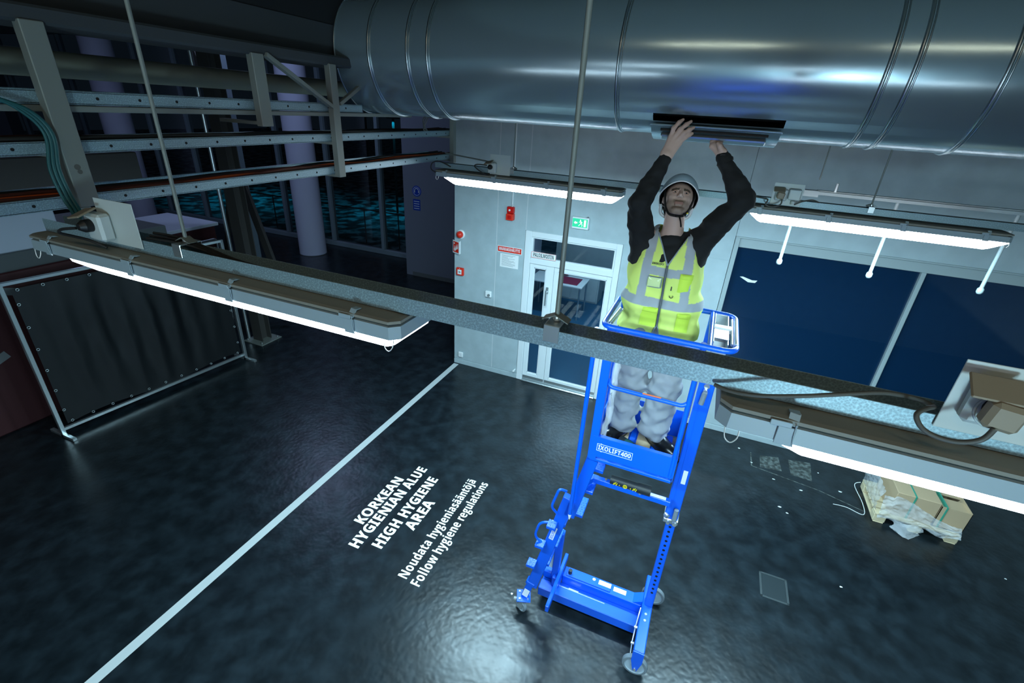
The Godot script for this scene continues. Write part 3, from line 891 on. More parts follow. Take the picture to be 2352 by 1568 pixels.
func duct() -> void:
	var t := thing("ventilation_duct", Vector3(-0.7, 3.92, -3.25), "huge round galvanised ventilation duct under the ceiling", "duct")
	# shell, left open where the hatch belongs
	var h0 := 36.0
	var h1 := 44.8
	var hx0 := -0.41
	var hx1 := 0.25
	var degs := []
	for k in 97:
		degs.append(h1 + k * (360.0 - (h1 - h0)) / 96.0)
	var secs := [[-2.48, -2.21], [-2.21, -1.852], [-1.852, -0.617], [-0.617, 0.63], [0.63, 1.0]]
	for s in secs:
		var m := MB.new()
		var rows := []
		for x in [s[0], s[1]]:
			var row := []
			for g in degs:
				row.append(duct_at(x, g))
			rows.append(row)
		m.grid(rows, false)
		# strip of the hatch band
		var strips := [[s[0], s[1]]]
		if s[0] < hx0 and s[1] > hx1:
			strips = [[s[0], hx0], [hx1, s[1]]]
		for q in strips:
			var rr := []
			for x in q:
				rr.append([duct_at(x, h0), duct_at(x, (h0 + h1) / 2.0), duct_at(x, h1)])
			m.grid(rr, false, Vector3(0, -cos(deg_to_rad(40.0)), sin(deg_to_rad(40.0))))
		part("shell_section", m, M.duct_steel, t)
	# lining that shows in the opening
	var li := MB.new()
	var lr := []
	for x in [hx0 - 0.15, hx1 + 0.15]:
		var row := []
		for k in 25:
			row.append(duct_at(x, k * 15.0, 0.27))
		lr.append(row)
	li.grid(lr, false)
	part("inner_liner", li, M.duct_inside, t)
	# swaged joints
	for x in [-2.475, -2.21, -1.924, -1.78, -0.617, 0.58, 0.68, 1.0]:
		var m := MB.new()
		var row := []
		for k in 96:
			row.append(duct_at(x, k * 3.75, DR + 0.001))
		m.tube(row, 0.008 if x > -2.4 else 0.005, 8, true)
		if x > -2.4:
			var row2 := []
			for k in 96:
				row2.append(duct_at(x + 0.016, k * 3.75, DR))
			m.tube(row2, 0.004, 6, true)
		part("joint_ring", m, M.duct_ring, t)
	# end caps: inset disc at the dark end, bend at the other
	var cap := MB.new()
	var ring := []
	for k in 64:
		ring.append(duct_at(-2.47, k * 5.625, DR - 0.003))
	cap.fan(ring, Vector3.LEFT)
	part("end_cap", cap, M.duct_steel, t)
	var b := MB.new()
	var br := []
	var cx := 1.25
	for k in 9:
		var g := deg_to_rad(90.0 * k / 8.0)
		# turning back towards the wall
		var pivot := Vector3(cx, DY, DZ - 0.62)
		var row := []
		for q in 64:
			var e := TAU * q / 64.0
			var rad := 0.62 + DR * cos(e)
			row.append(pivot + Vector3(sin(g) * rad, DR * sin(e), cos(g) * rad))
		if k == 0:
			var row0 := []
			for q in 64:
				var e := TAU * q / 64.0
				row0.append(Vector3(1.0, DY + DR * sin(e), DZ + DR * cos(e)))
			br.append(row0)
		br.append(row)
	var last := []
	for p in br[-1]:
		last.append(p + Vector3(0, 0, -1.7))
	br.append(last)
	b.grid(br, true)
	part("bend", b, M.duct_steel, t)
	# hangers of the duct
	for x in [-1.3, 0.9]:
		part("hanger", MB.new().cyl(Vector3(x, DY + DR, DZ), Vector3(x, 6.2, DZ), 0.006, 8), M.zinc, t)
	# the hatch cover the man is fitting
	var c := thing("access_hatch", Vector3(-0.08, 3.89, -3.1), "curved steel hatch cover held against the open slot of the duct", "hatch cover")
	var pl := MB.new()
	var rows2 := []
	for k in 9:
		var g := lerpf(2.0, 36.2, k / 8.0)
		rows2.append([duct_at(-0.415, g, 0.398), duct_at(-0.08, g, 0.398), duct_at(0.245, g, 0.398)])
	pl.grid(rows2, false, Vector3(0, -0.8, 0.5))
	var rows3 := []
	for k in 9:
		var g := lerpf(2.0, 36.2, k / 8.0)
		rows3.append([duct_at(-0.415, g, 0.392), duct_at(-0.08, g, 0.392), duct_at(0.245, g, 0.392)])
	pl.grid(rows3, false, Vector3(0, 0.8, -0.5))
	pl.bar(duct_at(-0.42, 36.6, 0.398), duct_at(0.25, 36.6, 0.398), 0.016, 0.010, Vector3(0, -0.8, 0.5), 0.002)
	pl.bar(duct_at(-0.415, 2, 0.396), duct_at(0.245, 2, 0.396), 0.012, 0.008, Vector3(0, -1, 0), 0.002)
	part("curved_plate", pl, M.duct_steel, c)
	part("grip_bar", MB.new().bar(duct_at(-0.355, 28.5, 0.420), duct_at(0.185, 28.5, 0.420), 0.045, 0.030, Vector3(0, -0.89, 0.45), 0.006), M.duct_ring, c)
	part("gasket", MB.new().bar(duct_at(-0.36, 34.4, 0.412), duct_at(0.19, 34.4, 0.412), 0.008, 0.014, Vector3(0, -0.85, 0.52), 0.002), M.cable_dark, c)
	# thin loose wires near the end of the duct
	var lw := MB.new()
	for k in 3:
		lw.tube(smooth_path([Vector3(-1.88 + k * 0.02, 3.922, -3.2), Vector3(-2.0, 3.925 - k * 0.006, -3.25), Vector3(-2.12, 3.905, -3.35 - k * 0.03), Vector3(-2.22, 3.86 - k * 0.02, -3.5), Vector3(-2.34, 3.80, -3.75)], 5), 0.004, 6)
	single("loose_wires", lw, M.cable_grey, "bundle of pale loose wires between the duct and the cable tray", "wires")

# ---------------------------------------------------------------- cable trays
func tray(y: float, z0: float, z1: float, x: float, label: String, w := 0.26) -> Node3D:
	var t := thing("cable_tray", Vector3(x - w / 2.0, y, (z0 + z1) / 2.0), label, "cable tray")
	for e in [x, x - w]:
		var m := MB.new()
		m.span(Vector3(e - 0.004, y - 0.022, z1), Vector3(e + 0.004, y + 0.022, z0), 0.001)
		m.span(Vector3(e - 0.012, y + 0.018, z1), Vector3(e + 0.004, y + 0.024, z0), 0.001)
		m.span(Vector3(e - 0.012, y - 0.024, z1), Vector3(e + 0.004, y - 0.018, z0), 0.001)
		var o := part("side_rail", m, M.galvanised, t)
		if e == x:
			var h := MB.new()
			var z := z0 - 0.1
			while z > z1 + 0.05:
				h.tube([Vector3(x + 0.003, y, z), Vector3(x + 0.0052, y, z)], 0.006, 10)
				z -= 0.165
			part("bolt_hole", h, M.hole_black, o).set_meta("kind", "stuff")
	var k := z0 - 0.15
	while k > z1:
		part("rung", MB.new().span(Vector3(x - w, y - 0.016, k - 0.012), Vector3(x, y - 0.008, k + 0.012), 0.002), M.galvanised, t)
		k -= 0.3
	return t

func tray_cables(y: float, z0: float, z1: float, x: float, mats: Array, seed_: int, called: String, label: String) -> void:
	var r := RandomNumberGenerator.new()
	r.seed = seed_
	var t := thing(called, Vector3(x - 0.1, y - 0.008, (z0 + z1) / 2.0), label, "cables")
	for i in mats.size():
		var p := []
		var x0 := x - 0.025 - i * 0.026
		for k in 14:
			p.append(Vector3(x0 + r.randf_range(-0.012, 0.012), y + 0.012 + r.randf_range(0, 0.022), lerpf(z0, z1, k / 13.0)))
		part("cable", MB.new().tube(smooth_path(p, 3), r.randf_range(0.007, 0.012), 7), M[mats[i]], t)

func trays() -> void:
	var x := -2.4
	tray(3.565, 0.9, -4.27, x, "lowest galvanised cable tray with brown and orange cables")
	tray_cables(3.565, 0.9, -4.27, x, ["cable_brown", "cable_orange", "cable_brown", "cable_dark", "cable_dark", "cable_dark"], 3, "brown_cables", "brown, orange and black cables lying in the lowest tray")
	tray(3.768, 0.9, -4.27, x, "middle galvanised cable tray with black cables")
	tray_cables(3.768, 0.9, -4.27, x, ["cable_dark", "cable_dark", "cable_dark", "cable_brown", "cable_dark"], 4, "black_cables", "black cables lying in the middle tray")
	tray(3.945, 0.9, -3.0, x, "short upper cable tray just below the grey pipe")
	single("tray_bar", MB.new().span(Vector3(-2.43, 3.895, -3.6), Vector3(-2.39, 3.918, 0.9), 0.003), M.bracket_grey, "grey flat bar running under the short upper cable tray", "bar")
	single("grey_pipe", MB.new().cyl(Vector3(-2.95, 4.07, 1.5), Vector3(-2.95, 4.07, -5.2), 0.056, 28), M.pipe_grey, "thick dull grey pipe running over the cable trays", "pipe")
	var i := 0
	for q in [[-1.18, 3.547, 0.075], [-2.135, 3.84, 0.075], [-2.69, 3.523, 0.06], [-4.24, 3.51, 0.05]]:
		var t := thing("tray_hanger", Vector3(x + 0.02, q[1], q[0]), ["wide grey hanger post beside the whole strip lamp", "short grey hanger post of the upper tray", "grey hanger post with diagonal brace by the duct end", "narrow grey hanger post at the wall end of the trays"][i], "hanger post")
		part("post", MB.new().span(Vector3(x + 0.006, q[1], q[0] - q[2] / 2.0), Vector3(x + 0.05, 4.19, q[0] + q[2] / 2.0), 0.003), M.bracket_grey, t)
		var arms := [3.535, 3.738] if i != 1 else [3.86]
		for a in arms:
			if a >= q[1] - 0.02:
				part("arm", MB.new().span(Vector3(x - 0.30, a - 0.014, q[0] - 0.02), Vector3(x + 0.006, a + 0.004, q[0] + 0.02), 0.002), M.bracket_grey, t)
		if i == 0:
			part("slot", MB.new().cyl(Vector3(x + 0.0495, 3.70, q[0] + 0.004), Vector3(x + 0.0508, 3.70, q[0] + 0.004), 0.011, 12).cyl(Vector3(x + 0.0495, 3.682, q[0]), Vector3(x + 0.0508, 3.682, q[0]), 0.009, 12), M.cable_grey, t)
		if i == 2:
			part("brace", MB.new().bar(Vector3(-2.36, 4.19, -2.19), Vector3(-2.36, 3.95, -2.66), 0.022, 0.035, Vector3.RIGHT, 0.002), M.bracket_grey, t)
			part("brace", MB.new().bar(Vector3(-2.36, 3.97, -2.73), Vector3(-2.36, 4.18, -3.14), 0.022, 0.028, Vector3.RIGHT, 0.002), M.bracket_grey, t)
		i += 1
	var hs := MB.new()
	for k in 3:
		hs.tube(smooth_path([Vector3(-2.36, 3.945 + k * 0.012, -0.98 + k * 0.01), Vector3(-2.345, 3.90, -1.08 + k * 0.012), Vector3(-2.34, 3.82, -1.125 + k * 0.012), Vector3(-2.34, 3.70, -1.108 + k * 0.014), Vector3(-2.33, 3.60, -1.112 + k * 0.014), Vector3(-2.29, 3.54, -1.105 + k * 0.012), Vector3(-2.25, 3.51, -1.07 + k * 0.01)], 6), 0.0085 - 0.0015 * k, 8)
	single("teal_hoses", hs, M.cable_teal, "teal and grey hoses strapped along the wide hanger post", "hoses")
	single("conduit", MB.new().cyl(Vector3(-2.40, 3.60, -4.15), Vector3(-1.84, 3.585, -3.93), 0.006, 8), M.bracket_grey, "thin straight conduit from the tray end to the small square plate", "conduit")

# ---------------------------------------------------------------- left hall
func left_hall() -> void:
	var i := 0
	for q in [[-10.22, -10.17, 0.36], [-17.7, -10.3, 0.40]]:
		var p := Vector3(q[0], 0, q[1])
		var c := thing("round_column", p, ["round pale lavender column in front of the glass facade by the dark wall", "round pale lavender column behind the trays far in the hall"][i], "column")
		part("shaft", MB.new().lathe([Vector2(q[2] + 0.0, 0.0), Vector2(q[2], 6.2)], Transform3D(Basis(), p), 40), M.column_paint, c)
		part("base_ring", MB.new().lathe([Vector2(q[2] + 0.006, 0.0), Vector2(q[2] + 0.006, 0.015), Vector2(q[2], 0.017)], Transform3D(Basis(), p), 40), M.beam_grey, c)
		i += 1
	# steel post with foot plate and pipe
	var s := thing("steel_post", Vector3(-7.0, 0, -5.5), "dark steel post with bolted foot plate beside the black curtain", "post")
	var hp := MB.new()
	hp.span(Vector3(-7.11, 0.02, -5.60), Vector3(-6.89, 6.2, -5.585)).span(Vector3(-7.11, 0.02, -5.415), Vector3(-6.89, 6.2, -5.40)).span(Vector3(-7.01, 0.02, -5.6), Vector3(-6.99, 6.2, -5.4))
	part("profile", hp, M.brown_steel, s)
	part("foot_plate", MB.new().span(Vector3(-7.22, 0, -5.72), Vector3(-6.78, 0.02, -5.28), 0.004), M.bracket_grey, s)
	for e in [[-7.17, -5.67], [-6.83, -5.67], [-7.17, -5.33], [-6.83, -5.33]]:
		part("bolt", MB.new().cyl(Vector3(e[0], 0.02, e[1]), Vector3(e[0], 0.05, e[1]), 0.012, 6), M.zinc, s)
	single("riser_pipe", MB.new().cyl(Vector3(-7.22, 0, -5.40), Vector3(-7.22, 6.2, -5.40), 0.028, 12).cyl(Vector3(-7.22, 2.6, -5.40), Vector3(-7.22, 2.72, -5.40), 0.038, 12), M.zinc, "thin shiny riser pipe beside the dark steel post", "pipe")
	var b := thing("cross_brace", Vector3(-9.2, 0, -7.2), "pair of dark diagonal steel braces in front of the far column", "brace")
	part("diagonal", MB.new().bar(Vector3(-8.3, 3.0, -6.6), Vector3(-9.9, 0.0, -7.1), 0.10, 0.06, Vector3.BACK, 0.004), M.brown_steel, b)
	part("diagonal", MB.new().bar(Vector3(-8.3, 3.0, -6.6), Vector3(-7.2, 0.6, -6.3), 0.16, 0.06, Vector3.BACK, 0.004), M.brown_steel, b)
	part("diagonal", MB.new().bar(Vector3(-8.3, 3.0, -6.6), Vector3(-9.6, 5.9, -7.0), 0.10, 0.06, Vector3.BACK, 0.004), M.brown_steel, b)
	single("steel_frame_post", MB.new().span(Vector3(-9.35, 0, -7.6), Vector3(-9.20, 6.2, -7.45), 0.004), M.facade_frame, "pale steel frame post standing left of the diagonal braces", "post")
	# black curtain screen
	var k := thing("curtain_screen", Vector3(-6.8, 0, -3.6), "black welding curtain laced in a steel tube frame on feet", "screen")
	var f0 := Vector3(-6.88, 0, -2.37)
	var f1 := Vector3(-6.64, 0, -4.83)
	var d := (f1 - f0).normalized()
	var up := Vector3.UP
	for e in [f0, f1]:
		part("upright", MB.new().bar(e, e + up * 2.02, 0.045, 0.045, Vector3.RIGHT, 0.004), M.zinc, k)
		part("foot", MB.new().bar(e + Vector3(-0.25, 0.02, 0), e + Vector3(0.22, 0.02, 0), 0.045, 0.04, up, 0.004), M.zinc, k)
	part("top_rail", MB.new().bar(f0 + up * 2.0, f1 + up * 2.0, 0.04, 0.04, up, 0.004), M.zinc, k)
	part("bottom_rail", MB.new().bar(f0 + up * 0.10, f1 + up * 0.10, 0.04, 0.04, up, 0.004), M.zinc, k)
	var nz := FastNoiseLite.new()
	nz.seed = 4
	nz.frequency = 1.1
	var rows := []
	for a in 31:
		var row := []
		for c in 81:
			var u := c / 80.0
			var v := a / 30.0
			var edge := sin(PI * clampf(u * 1.02, 0, 1)) * sin(PI * clampf(v, 0.0, 1.0)) * 0.9 + 0.1
			var fold := 0.026 * sin(u * 52.0 + 0.9 * nz.get_noise_2d(u * 3.0, v * 0.6) - v * 0.6) * edge * (1.0 - 0.55 * v) + 0.05 * nz.get_noise_2d(u * 3.0, v * 0.6 + 7.0) * edge
			row.append(f0.lerp(f1, 0.03 + 0.94 * u) + up * lerpf(1.93, 0.15 + 0.03 * sin(u * 9.0), v) + Vector3(fold, 0, 0))
		rows.append(row)
	part("curtain", MB.new().grid(rows, false, Vector3.RIGHT), M.black_curtain, k)
	for e in 11:
		for yy in [1.965, 0.135]:
			part("eyelet", MB.new().tube(arc(f0.lerp(f1, 0.05 + 0.09 * e) + up * (yy - 0.05 + (0.0 if yy > 1 else 0.09)) + Vector3(0.012, 0, 0), d, up, 0.014, 0, TAU, 10), 0.004, 6), M.zinc, k)
	for e in 6:
		for w in [0.035, 0.965]:
			part("eyelet", MB.new().tube(arc(f0.lerp(f1, w) + up * (0.35 + e * 0.28) + Vector3(0.012, 0, 0), d, up, 0.014, 0, TAU, 10), 0.004, 6), M.zinc, k)
	# maroon machine with pale crates, behind the curtain
	var m := thing("maroon_machine", Vector3(-8.4, 0, -2.4), "dark maroon machine housing behind the black curtain at the picture edge", "machine")
	part("housing", MB.new().span(Vector3(-9.3, 0.0, -4.6), Vector3(-7.5, 1.95, 1.2), 0.02), M.maroon, m)
	part("top_band", MB.new().span(Vector3(-9.32, 1.95, -4.62), Vector3(-7.48, 2.16, 1.2), 0.01), M.beam_grey, m)
	part("diagonal_stripe", MB.new().bar(Vector3(-7.495, 0.45, -1.1), Vector3(-7.495, 1.0, -2.4), 0.008, 0.10, up, 0.001), M.print_grey, m)
	part("diagonal_stripe", MB.new().bar(Vector3(-7.495, 1.85, -2.2), Vector3(-7.495, 1.45, -3.6), 0.008, 0.09, up, 0.001), M.print_grey, m)
	var cr := thing("white_crate", Vector3(-8.0, 2.16, -2.9), "big white crate standing on the maroon machine", "crate")
	part("body", MB.new().span(Vector3(-8.5, 2.16, -3.35), Vector3(-7.5, 2.62, -1.2), 0.012), M.crate_white, cr)
	part("lid", MB.new().span(Vector3(-8.52, 2.62, -3.37), Vector3(-7.48, 2.66, -1.2), 0.008), M.crate_white, cr)
	var m2 := thing("maroon_cabinet", Vector3(-9.4, 0, -5.4), "maroon cabinet with a white worktop behind the near rail clamp", "cabinet")
	part("body", MB.new().span(Vector3(-9.9, 0, -6.2), Vector3(-8.6, 1.72, -4.9), 0.012), M.maroon, m2)
	part("worktop", MB.new().span(Vector3(-9.95, 1.72, -6.25), Vector3(-8.55, 1.78, -4.85), 0.008), M.crate_white, m2)
	part("tubular_frame", MB.new().tube(rounded([Vector3(-8.5, 0.0, -4.95), Vector3(-8.5, 1.5, -4.95), Vector3(-8.5, 1.5, -6.1), Vector3(-8.5, 0, -6.1)], 0.06), 0.02, 8), M.zinc, m2)
	# pale platform edge on the floor at the far left
	single("dark_duct", MB.new().span(Vector3(-6.6, 3.0, -3.6), Vector3(-6.0, 3.35, 0.5), 0.01), M.brown_steel, "dark rectangular duct below the middle tray far in the hall", "duct")

# ---------------------------------------------------------------- blue personnel lift
func wheel(t: Node3D, c: Vector3, r: float, w: float, axis: Vector3) -> void:
	var y := axis.normalized()
	var x := Vector3.UP.cross(y).normalized()
	var xf := Transform3D(Basis(x, y, x.cross(y)), c)
	var o := part("wheel", MB.new().lathe([Vector2(r * 0.78, -w * 0.5), Vector2(r * 0.96, -w * 0.46), Vector2(r, -w * 0.3), Vector2(r, w * 0.3), Vector2(r * 0.96, w * 0.46), Vector2(r * 0.78, w * 0.5)], xf, 36), M.rubber_grey, t)
	part("hub", MB.new().lathe([Vector2(0, -w * 0.42), Vector2(r * 0.30, -w * 0.42), Vector2(r * 0.34, -w * 0.30), Vector2(r * 0.70, -w * 0.34), Vector2(r * 0.79, -w * 0.5), Vector2(r * 0.79, w * 0.5), Vector2(r * 0.70, w * 0.34), Vector2(r * 0.34, w * 0.30), Vector2(r * 0.30, w * 0.42), Vector2(0, w * 0.42)], xf, 36), M.wheel_hub, o)

func lift() -> void:
	var t := thing("personnel_lift", Vector3(-0.25, 0, -2.85), "bright blue mobile personnel lift with raised guard rail basket", "lift")
	var B: Material = M.blue_paint
	# right outrigger with two wheels
	var a := MB.new()
	a.span(Vector3(0.178, 0.205, -3.26), Vector3(0.262, 0.30, -2.53), 0.006)
	part("outrigger", a, B, t)
	part("front_fork", MB.new().prism(PackedVector2Array([Vector2(0.178, 0.30), Vector2(0.262, 0.30), Vector2(0.262, 0.19), Vector2(0.235, 0.075), Vector2(0.205, 0.075), Vector2(0.178, 0.19)]), 0.008, Transform3D(Basis(), Vector3(0, 0, -2.522))), B, t)
	wheel(t, Vector3(0.215, 0.1, -2.552), 0.10, 0.04, Vector3.BACK)
	part("axle_bolt", MB.new().cyl(Vector3(0.22, 0.1, -2.515), Vector3(0.22, 0.1, -2.505), 0.012, 8), M.zinc, t)
	wheel(t, Vector3(0.265, 0.1, -3.235), 0.10, 0.04, Vector3.BACK)
	part("brake_rod", MB.new().tube([Vector3(0.172, 0.33, -2.88), Vector3(0.160, 0.30, -2.72), Vector3(0.158, 0.24, -2.62), Vector3(0.165, 0.18, -2.57)], 0.006, 8).cyl(Vector3(0.15, 0.295, -2.72), Vector3(0.175, 0.295, -2.72), 0.012, 8).cyl(Vector3(0.15, 0.235, -2.62), Vector3(0.175, 0.235, -2.62), 0.012, 8), M.zinc, t)
	part("bolt", MB.new().cyl(Vector3(0.22, 0.30, -2.86), Vector3(0.22, 0.308, -2.86), 0.011, 8).cyl(Vector3(0.22, 0.30, -2.80), Vector3(0.22, 0.308, -2.80), 0.011, 8), M.zinc, t)
	# base tray between the sides
	var b := MB.new()
	b.span(Vector3(-0.70, 0.09, -2.90), Vector3(0.178, 0.19, -2.80), 0.006)
	b.span(Vector3(-0.70, 0.09, -2.96), Vector3(0.178, 0.155, -2.90), 0.004)
	b.span(Vector3(-0.53, 0.10, -3.07), Vector3(0.178, 0.25, -2.96), 0.006)
	b.prism(PackedVector2Array([Vector2(0.10, 0.25), Vector2(0.178, 0.30), Vector2(0.178, 0.25)]), -0.10, Transform3D(Basis(), Vector3(0, 0, -2.965)))
	b.span(Vector3(-0.50, 0.25, -3.06), Vector3(-0.10, 0.262, -2.97), 0.003)
	part("base_tray", b, B, t)
	for q in [[-0.21, -0.10], [-0.075, 0.035]]:
		part("sticker", MB.new().span(Vector3(q[0], 0.262 if q[0] < -0.1 else 0.25, -3.045), Vector3(q[1], 0.264 if q[0] < -0.1 else 0.252, -3.0)), M.sticker, t)
	part("round_sticker", MB.new().cyl(Vector3(-0.255, 0.262, -3.03), Vector3(-0.255, 0.264, -3.03), 0.014, 18), M.sticker, t)
	part("groove_strip", MB.new().span(Vector3(-0.6, 0.19, -2.895), Vector3(-0.12, 0.1915, -2.888)).span(Vector3(-0.45, 0.155, -2.935), Vector3(-0.36, 0.157, -2.915)), M.zinc, t)
	part("rubber_stop", MB.new().cyl(Vector3(-0.47, 0.262, -3.0), Vector3(-0.47, 0.30, -3.0), 0.018, 14), M.dark_plastic, t)
	# left outrigger, post and castors
	part("outrigger", MB.new().span(Vector3(-0.56, 0.27, -3.13), Vector3(-0.53, 0.34, -2.55), 0.004), B, t)
	part("outrigger_block", MB.new().span(Vector3(-0.70, 0.19, -3.06), Vector3(-0.60, 0.27, -2.92), 0.006).span(Vector3(-0.6, 0.19, -3.0), Vector3(-0.53, 0.30, -2.86), 0.006), B, t)
	part("short_post", MB.new().bar(Vector3(-0.59, 0.25, -2.93), Vector3(-0.585, 0.80, -2.93), 0.06, 0.06, Vector3.BACK, 0.005), B, t)
	part("post_bracket", MB.new().bar(Vector3(-0.60, 0.72, -2.90), Vector3(-0.66, 0.52, -2.74), 0.008, 0.08, Vector3.UP, 0.002), B, t)
	part("round_plate", MB.new().cyl(Vector3(-0.64, 0.40, -2.96), Vector3(-0.645, 0.405, -2.95), 0.07, 20), M.wheel_hub, t)
	wheel(t, Vector3(-0.695, 0.06, -3.25), 0.06, 0.03, Vector3(0.3, 0, 1))
	part("castor_fork", MB.new().bar(Vector3(-0.695, 0.06, -3.225), Vector3(-0.66, 0.22, -3.05), 0.04, 0.008, Vector3.RIGHT), B, t)
	# climbing stile in two telescoping lengths, with its foot
	var s0 := Vector3(-0.728, 0.33, -2.70)
	var s1 := Vector3(-0.512, 1.42, -2.70)
	var dir := (s1 - s0).normalized()
	part("stile", MB.new().bar(Vector3(-0.498, 1.25, -2.70), Vector3(-0.378, 1.90, -2.70), 0.06, 0.085, Vector3.RIGHT, 0.005), B, t)
	part("stile", MB.new().bar(s0, s1, 0.06, 0.092, Vector3.RIGHT, 0.005), B, t)
	var g0 := Vector3(-0.785, 0.17, -2.69)
	var g1 := Vector3(-0.728, 0.40, -2.70)
	var gd := (g1 - g0).normalized()
	part("stile_foot", MB.new().bar(g0, g1, 0.052, 0.060, Vector3.RIGHT, 0.006), B, t)
	part("foot_collar", MB.new().bar(g1 - gd * 0.07, g1 - gd * 0.02, 0.068, 0.085, Vector3.RIGHT, 0.010), B, t)
	part("foot_sticker", MB.new().bar(g0 + gd * 0.02 + Vector3(0, 0, 0.0268), g0 + gd * 0.11 + Vector3(0, 0, 0.0268), 0.0015, 0.050, Vector3.RIGHT), M.sticker, t)
	part("foot_plate", MB.new().box(Vector3(-0.79, 0.165, -2.68), Vector3(0.12, 0.010, 0.12), Basis(Vector3.UP, 0.35), 0.002), B, t)
	for e in [[0.045, 0.02], [-0.02, 0.045], [-0.045, -0.02], [0.02, -0.045]]:
		part("bolt", MB.new().cyl(Vector3(-0.79 + e[0], 0.17, -2.68 + e[1]), Vector3(-0.79 + e[0], 0.18, -2.68 + e[1]), 0.008, 8), M.zinc, t)
	part("castor_fork", MB.new().bar(Vector3(-0.80, 0.16, -2.66), Vector3(-0.805, 0.06, -2.63), 0.04, 0.006, Vector3.BACK), M.zinc, t)
	wheel(t, Vector3(-0.80, 0.06, -2.665), 0.06, 0.032, Vector3(-0.45, 0, 0.9))
	part("castor_pedal", MB.new().cyl(Vector3(-0.86, 0.14, -2.64), Vector3(-0.835, 0.145, -2.64), 0.022, 12).cyl(Vector3(-0.90, 0.15, -2.66), Vector3(-0.885, 0.15, -2.66), 0.014, 12), M.zinc, t)
	# steps with raised studs on both sides of the stile
	for q in [[-0.345, 1.72, -1.0], [-0.392, 1.50, -1.0], [-0.440, 1.245, -1.0], [-0.560, 1.09, -1.0], [-0.600, 0.83, -1.0], [-0.650, 0.595, -1.0], [-0.605, 1.17, 1.0], [-0.680, 0.93, 1.0], [-0.735, 0.68, 1.0]]:
		var c := Vector3(q[0], q[1], -2.70)
		var far: bool = q[2] < 0.0
		var z0 := c.z - 0.032 if far else c.z + 0.032
		var z1 := c.z - 0.235 if far else c.z + 0.11
		var xm := c.x
		var st := part("step", MB.new().span(Vector3(xm - 0.036, c.y - 0.028, minf(z0, z1)), Vector3(xm + 0.036, c.y, maxf(z0, z1)), 0.003), B, t)
		var sd := MB.new()
		for i in 3:
			for j in 8:
				var p := Vector3(xm - 0.022 + i * 0.022 + (0.007 if j % 2 else -0.007), c.y, lerpf(z0, z1, (j + 0.7) / 8.4))
				sd.lathe([Vector2(0.0055, 0), Vector2(0.0042, 0.003), Vector2(0, 0.0035)], Transform3D(Basis(), p), 8)
		part("grip_studs", sd, B, st).set_meta("kind", "stuff")
	# handle loops on the stile
	for q in [[Vector3(-0.535, 1.50, -2.66), Vector3(-0.585, 1.53, -2.63), Vector3(-0.628, 1.34, -2.62), Vector3(-0.585, 1.27, -2.65)], [Vector3(-0.575, 1.17, -2.65), Vector3(-0.70, 1.16, -2.62), Vector3(-0.735, 0.98, -2.62), Vector3(-0.645, 0.90, -2.65)]]:
		part("loop_handle", MB.new().tube(rounded(q, 0.06, 5), 0.010, 10), B, t)
	var lx := Vector3(dir.x, dir.y, 0)
	var lxf := Transform3D(Basis(lx, Vector3(-lx.y, lx.x, 0), Vector3.BACK), Vector3(-0.598, 1.03, -2.70) + Vector3(0, 0, 0.0315))
	var ls := part("label_plate", MB.new().box(lxf.origin, Vector3(0.14, 0.036, 0.001), lxf.basis), M.sticker, t)
	lettering("IXOLIFT400", 0.024, 0.0006, Transform3D(lxf.basis, lxf.origin + Vector3(0, 0, 0.001)), B, ls, 0.125)
	# vertical tube at the climbing side with a white tip
	part("stay_tube", MB.new().cyl(Vector3(-0.477, 1.36, -2.60), Vector3(-0.477, 2.86, -2.60), 0.0145, 16), B, t)
	part("tube_tip", MB.new().lathe([Vector2(0.0, -0.06), Vector2(0.004, -0.055), Vector2(0.013, -0.01), Vector2(0.013, 0)], Transform3D(Basis(), Vector3(-0.477, 1.36, -2.60)), 14), M.sticker, t)
	part("stay_bracket", MB.new().bar(Vector3(-0.477, 1.40, -2.605), Vector3(-0.49, 1.40, -2.69), 0.03, 0.012), B, t)
	# mast: inner tube with holes, outer tube
	part("inner_mast", MB.new().span(Vector3(0.195, 0.30, -3.02), Vector3(0.262, 1.40, -2.945), 0.004), B, t)
	for k in 17:
		var y := 0.47 + k * 0.05
		part("mast_hole", MB.new().cyl(Vector3(0.228, y, -2.946), Vector3(0.228, y, -2.9435), 0.0105, 12), M.hole_black, t)
	part("outer_mast", MB.new().span(Vector3(0.168, 1.30, -2.99), Vector3(0.262, 2.54, -2.905), 0.005).span(Vector3(0.198, 1.32, -2.905), Vector3(0.203, 2.52, -2.902)), B, t)
	part("collar", MB.new().span(Vector3(0.165, 1.295, -3.03), Vector3(0.270, 1.335, -2.895), 0.004), M.zinc, t)
	part("collar_screw", MB.new().cyl(Vector3(0.20, 1.315, -2.895), Vector3(0.20, 1.315, -2.87), 0.012, 8).cyl(Vector3(0.245, 1.33, -2.895), Vector3(0.245, 1.33, -2.86), 0.016, 10).cyl(Vector3(0.17, 1.37, -2.90), Vector3(0.19, 1.37, -2.88), 0.018, 10), M.zinc, t)
	part("lower_grip", MB.new().tube([Vector3(0.236, 1.36, -2.87), Vector3(0.236, 1.46, -2.875)], 0.016, 14), M.rubber_grey, t)
	part("upper_grip", MB.new().tube([Vector3(0.205, 2.365, -2.875), Vector3(0.212, 2.45, -2.875)], 0.016, 14), M.rubber_grey, t)
	part("grip_mount", MB.new().cyl(Vector3(0.212, 2.46, -2.905), Vector3(0.212, 2.46, -2.87), 0.014, 10).cyl(Vector3(0.214, 2.49, -2.905), Vector3(0.214, 2.49, -2.89), 0.018, 12), M.zinc, t)
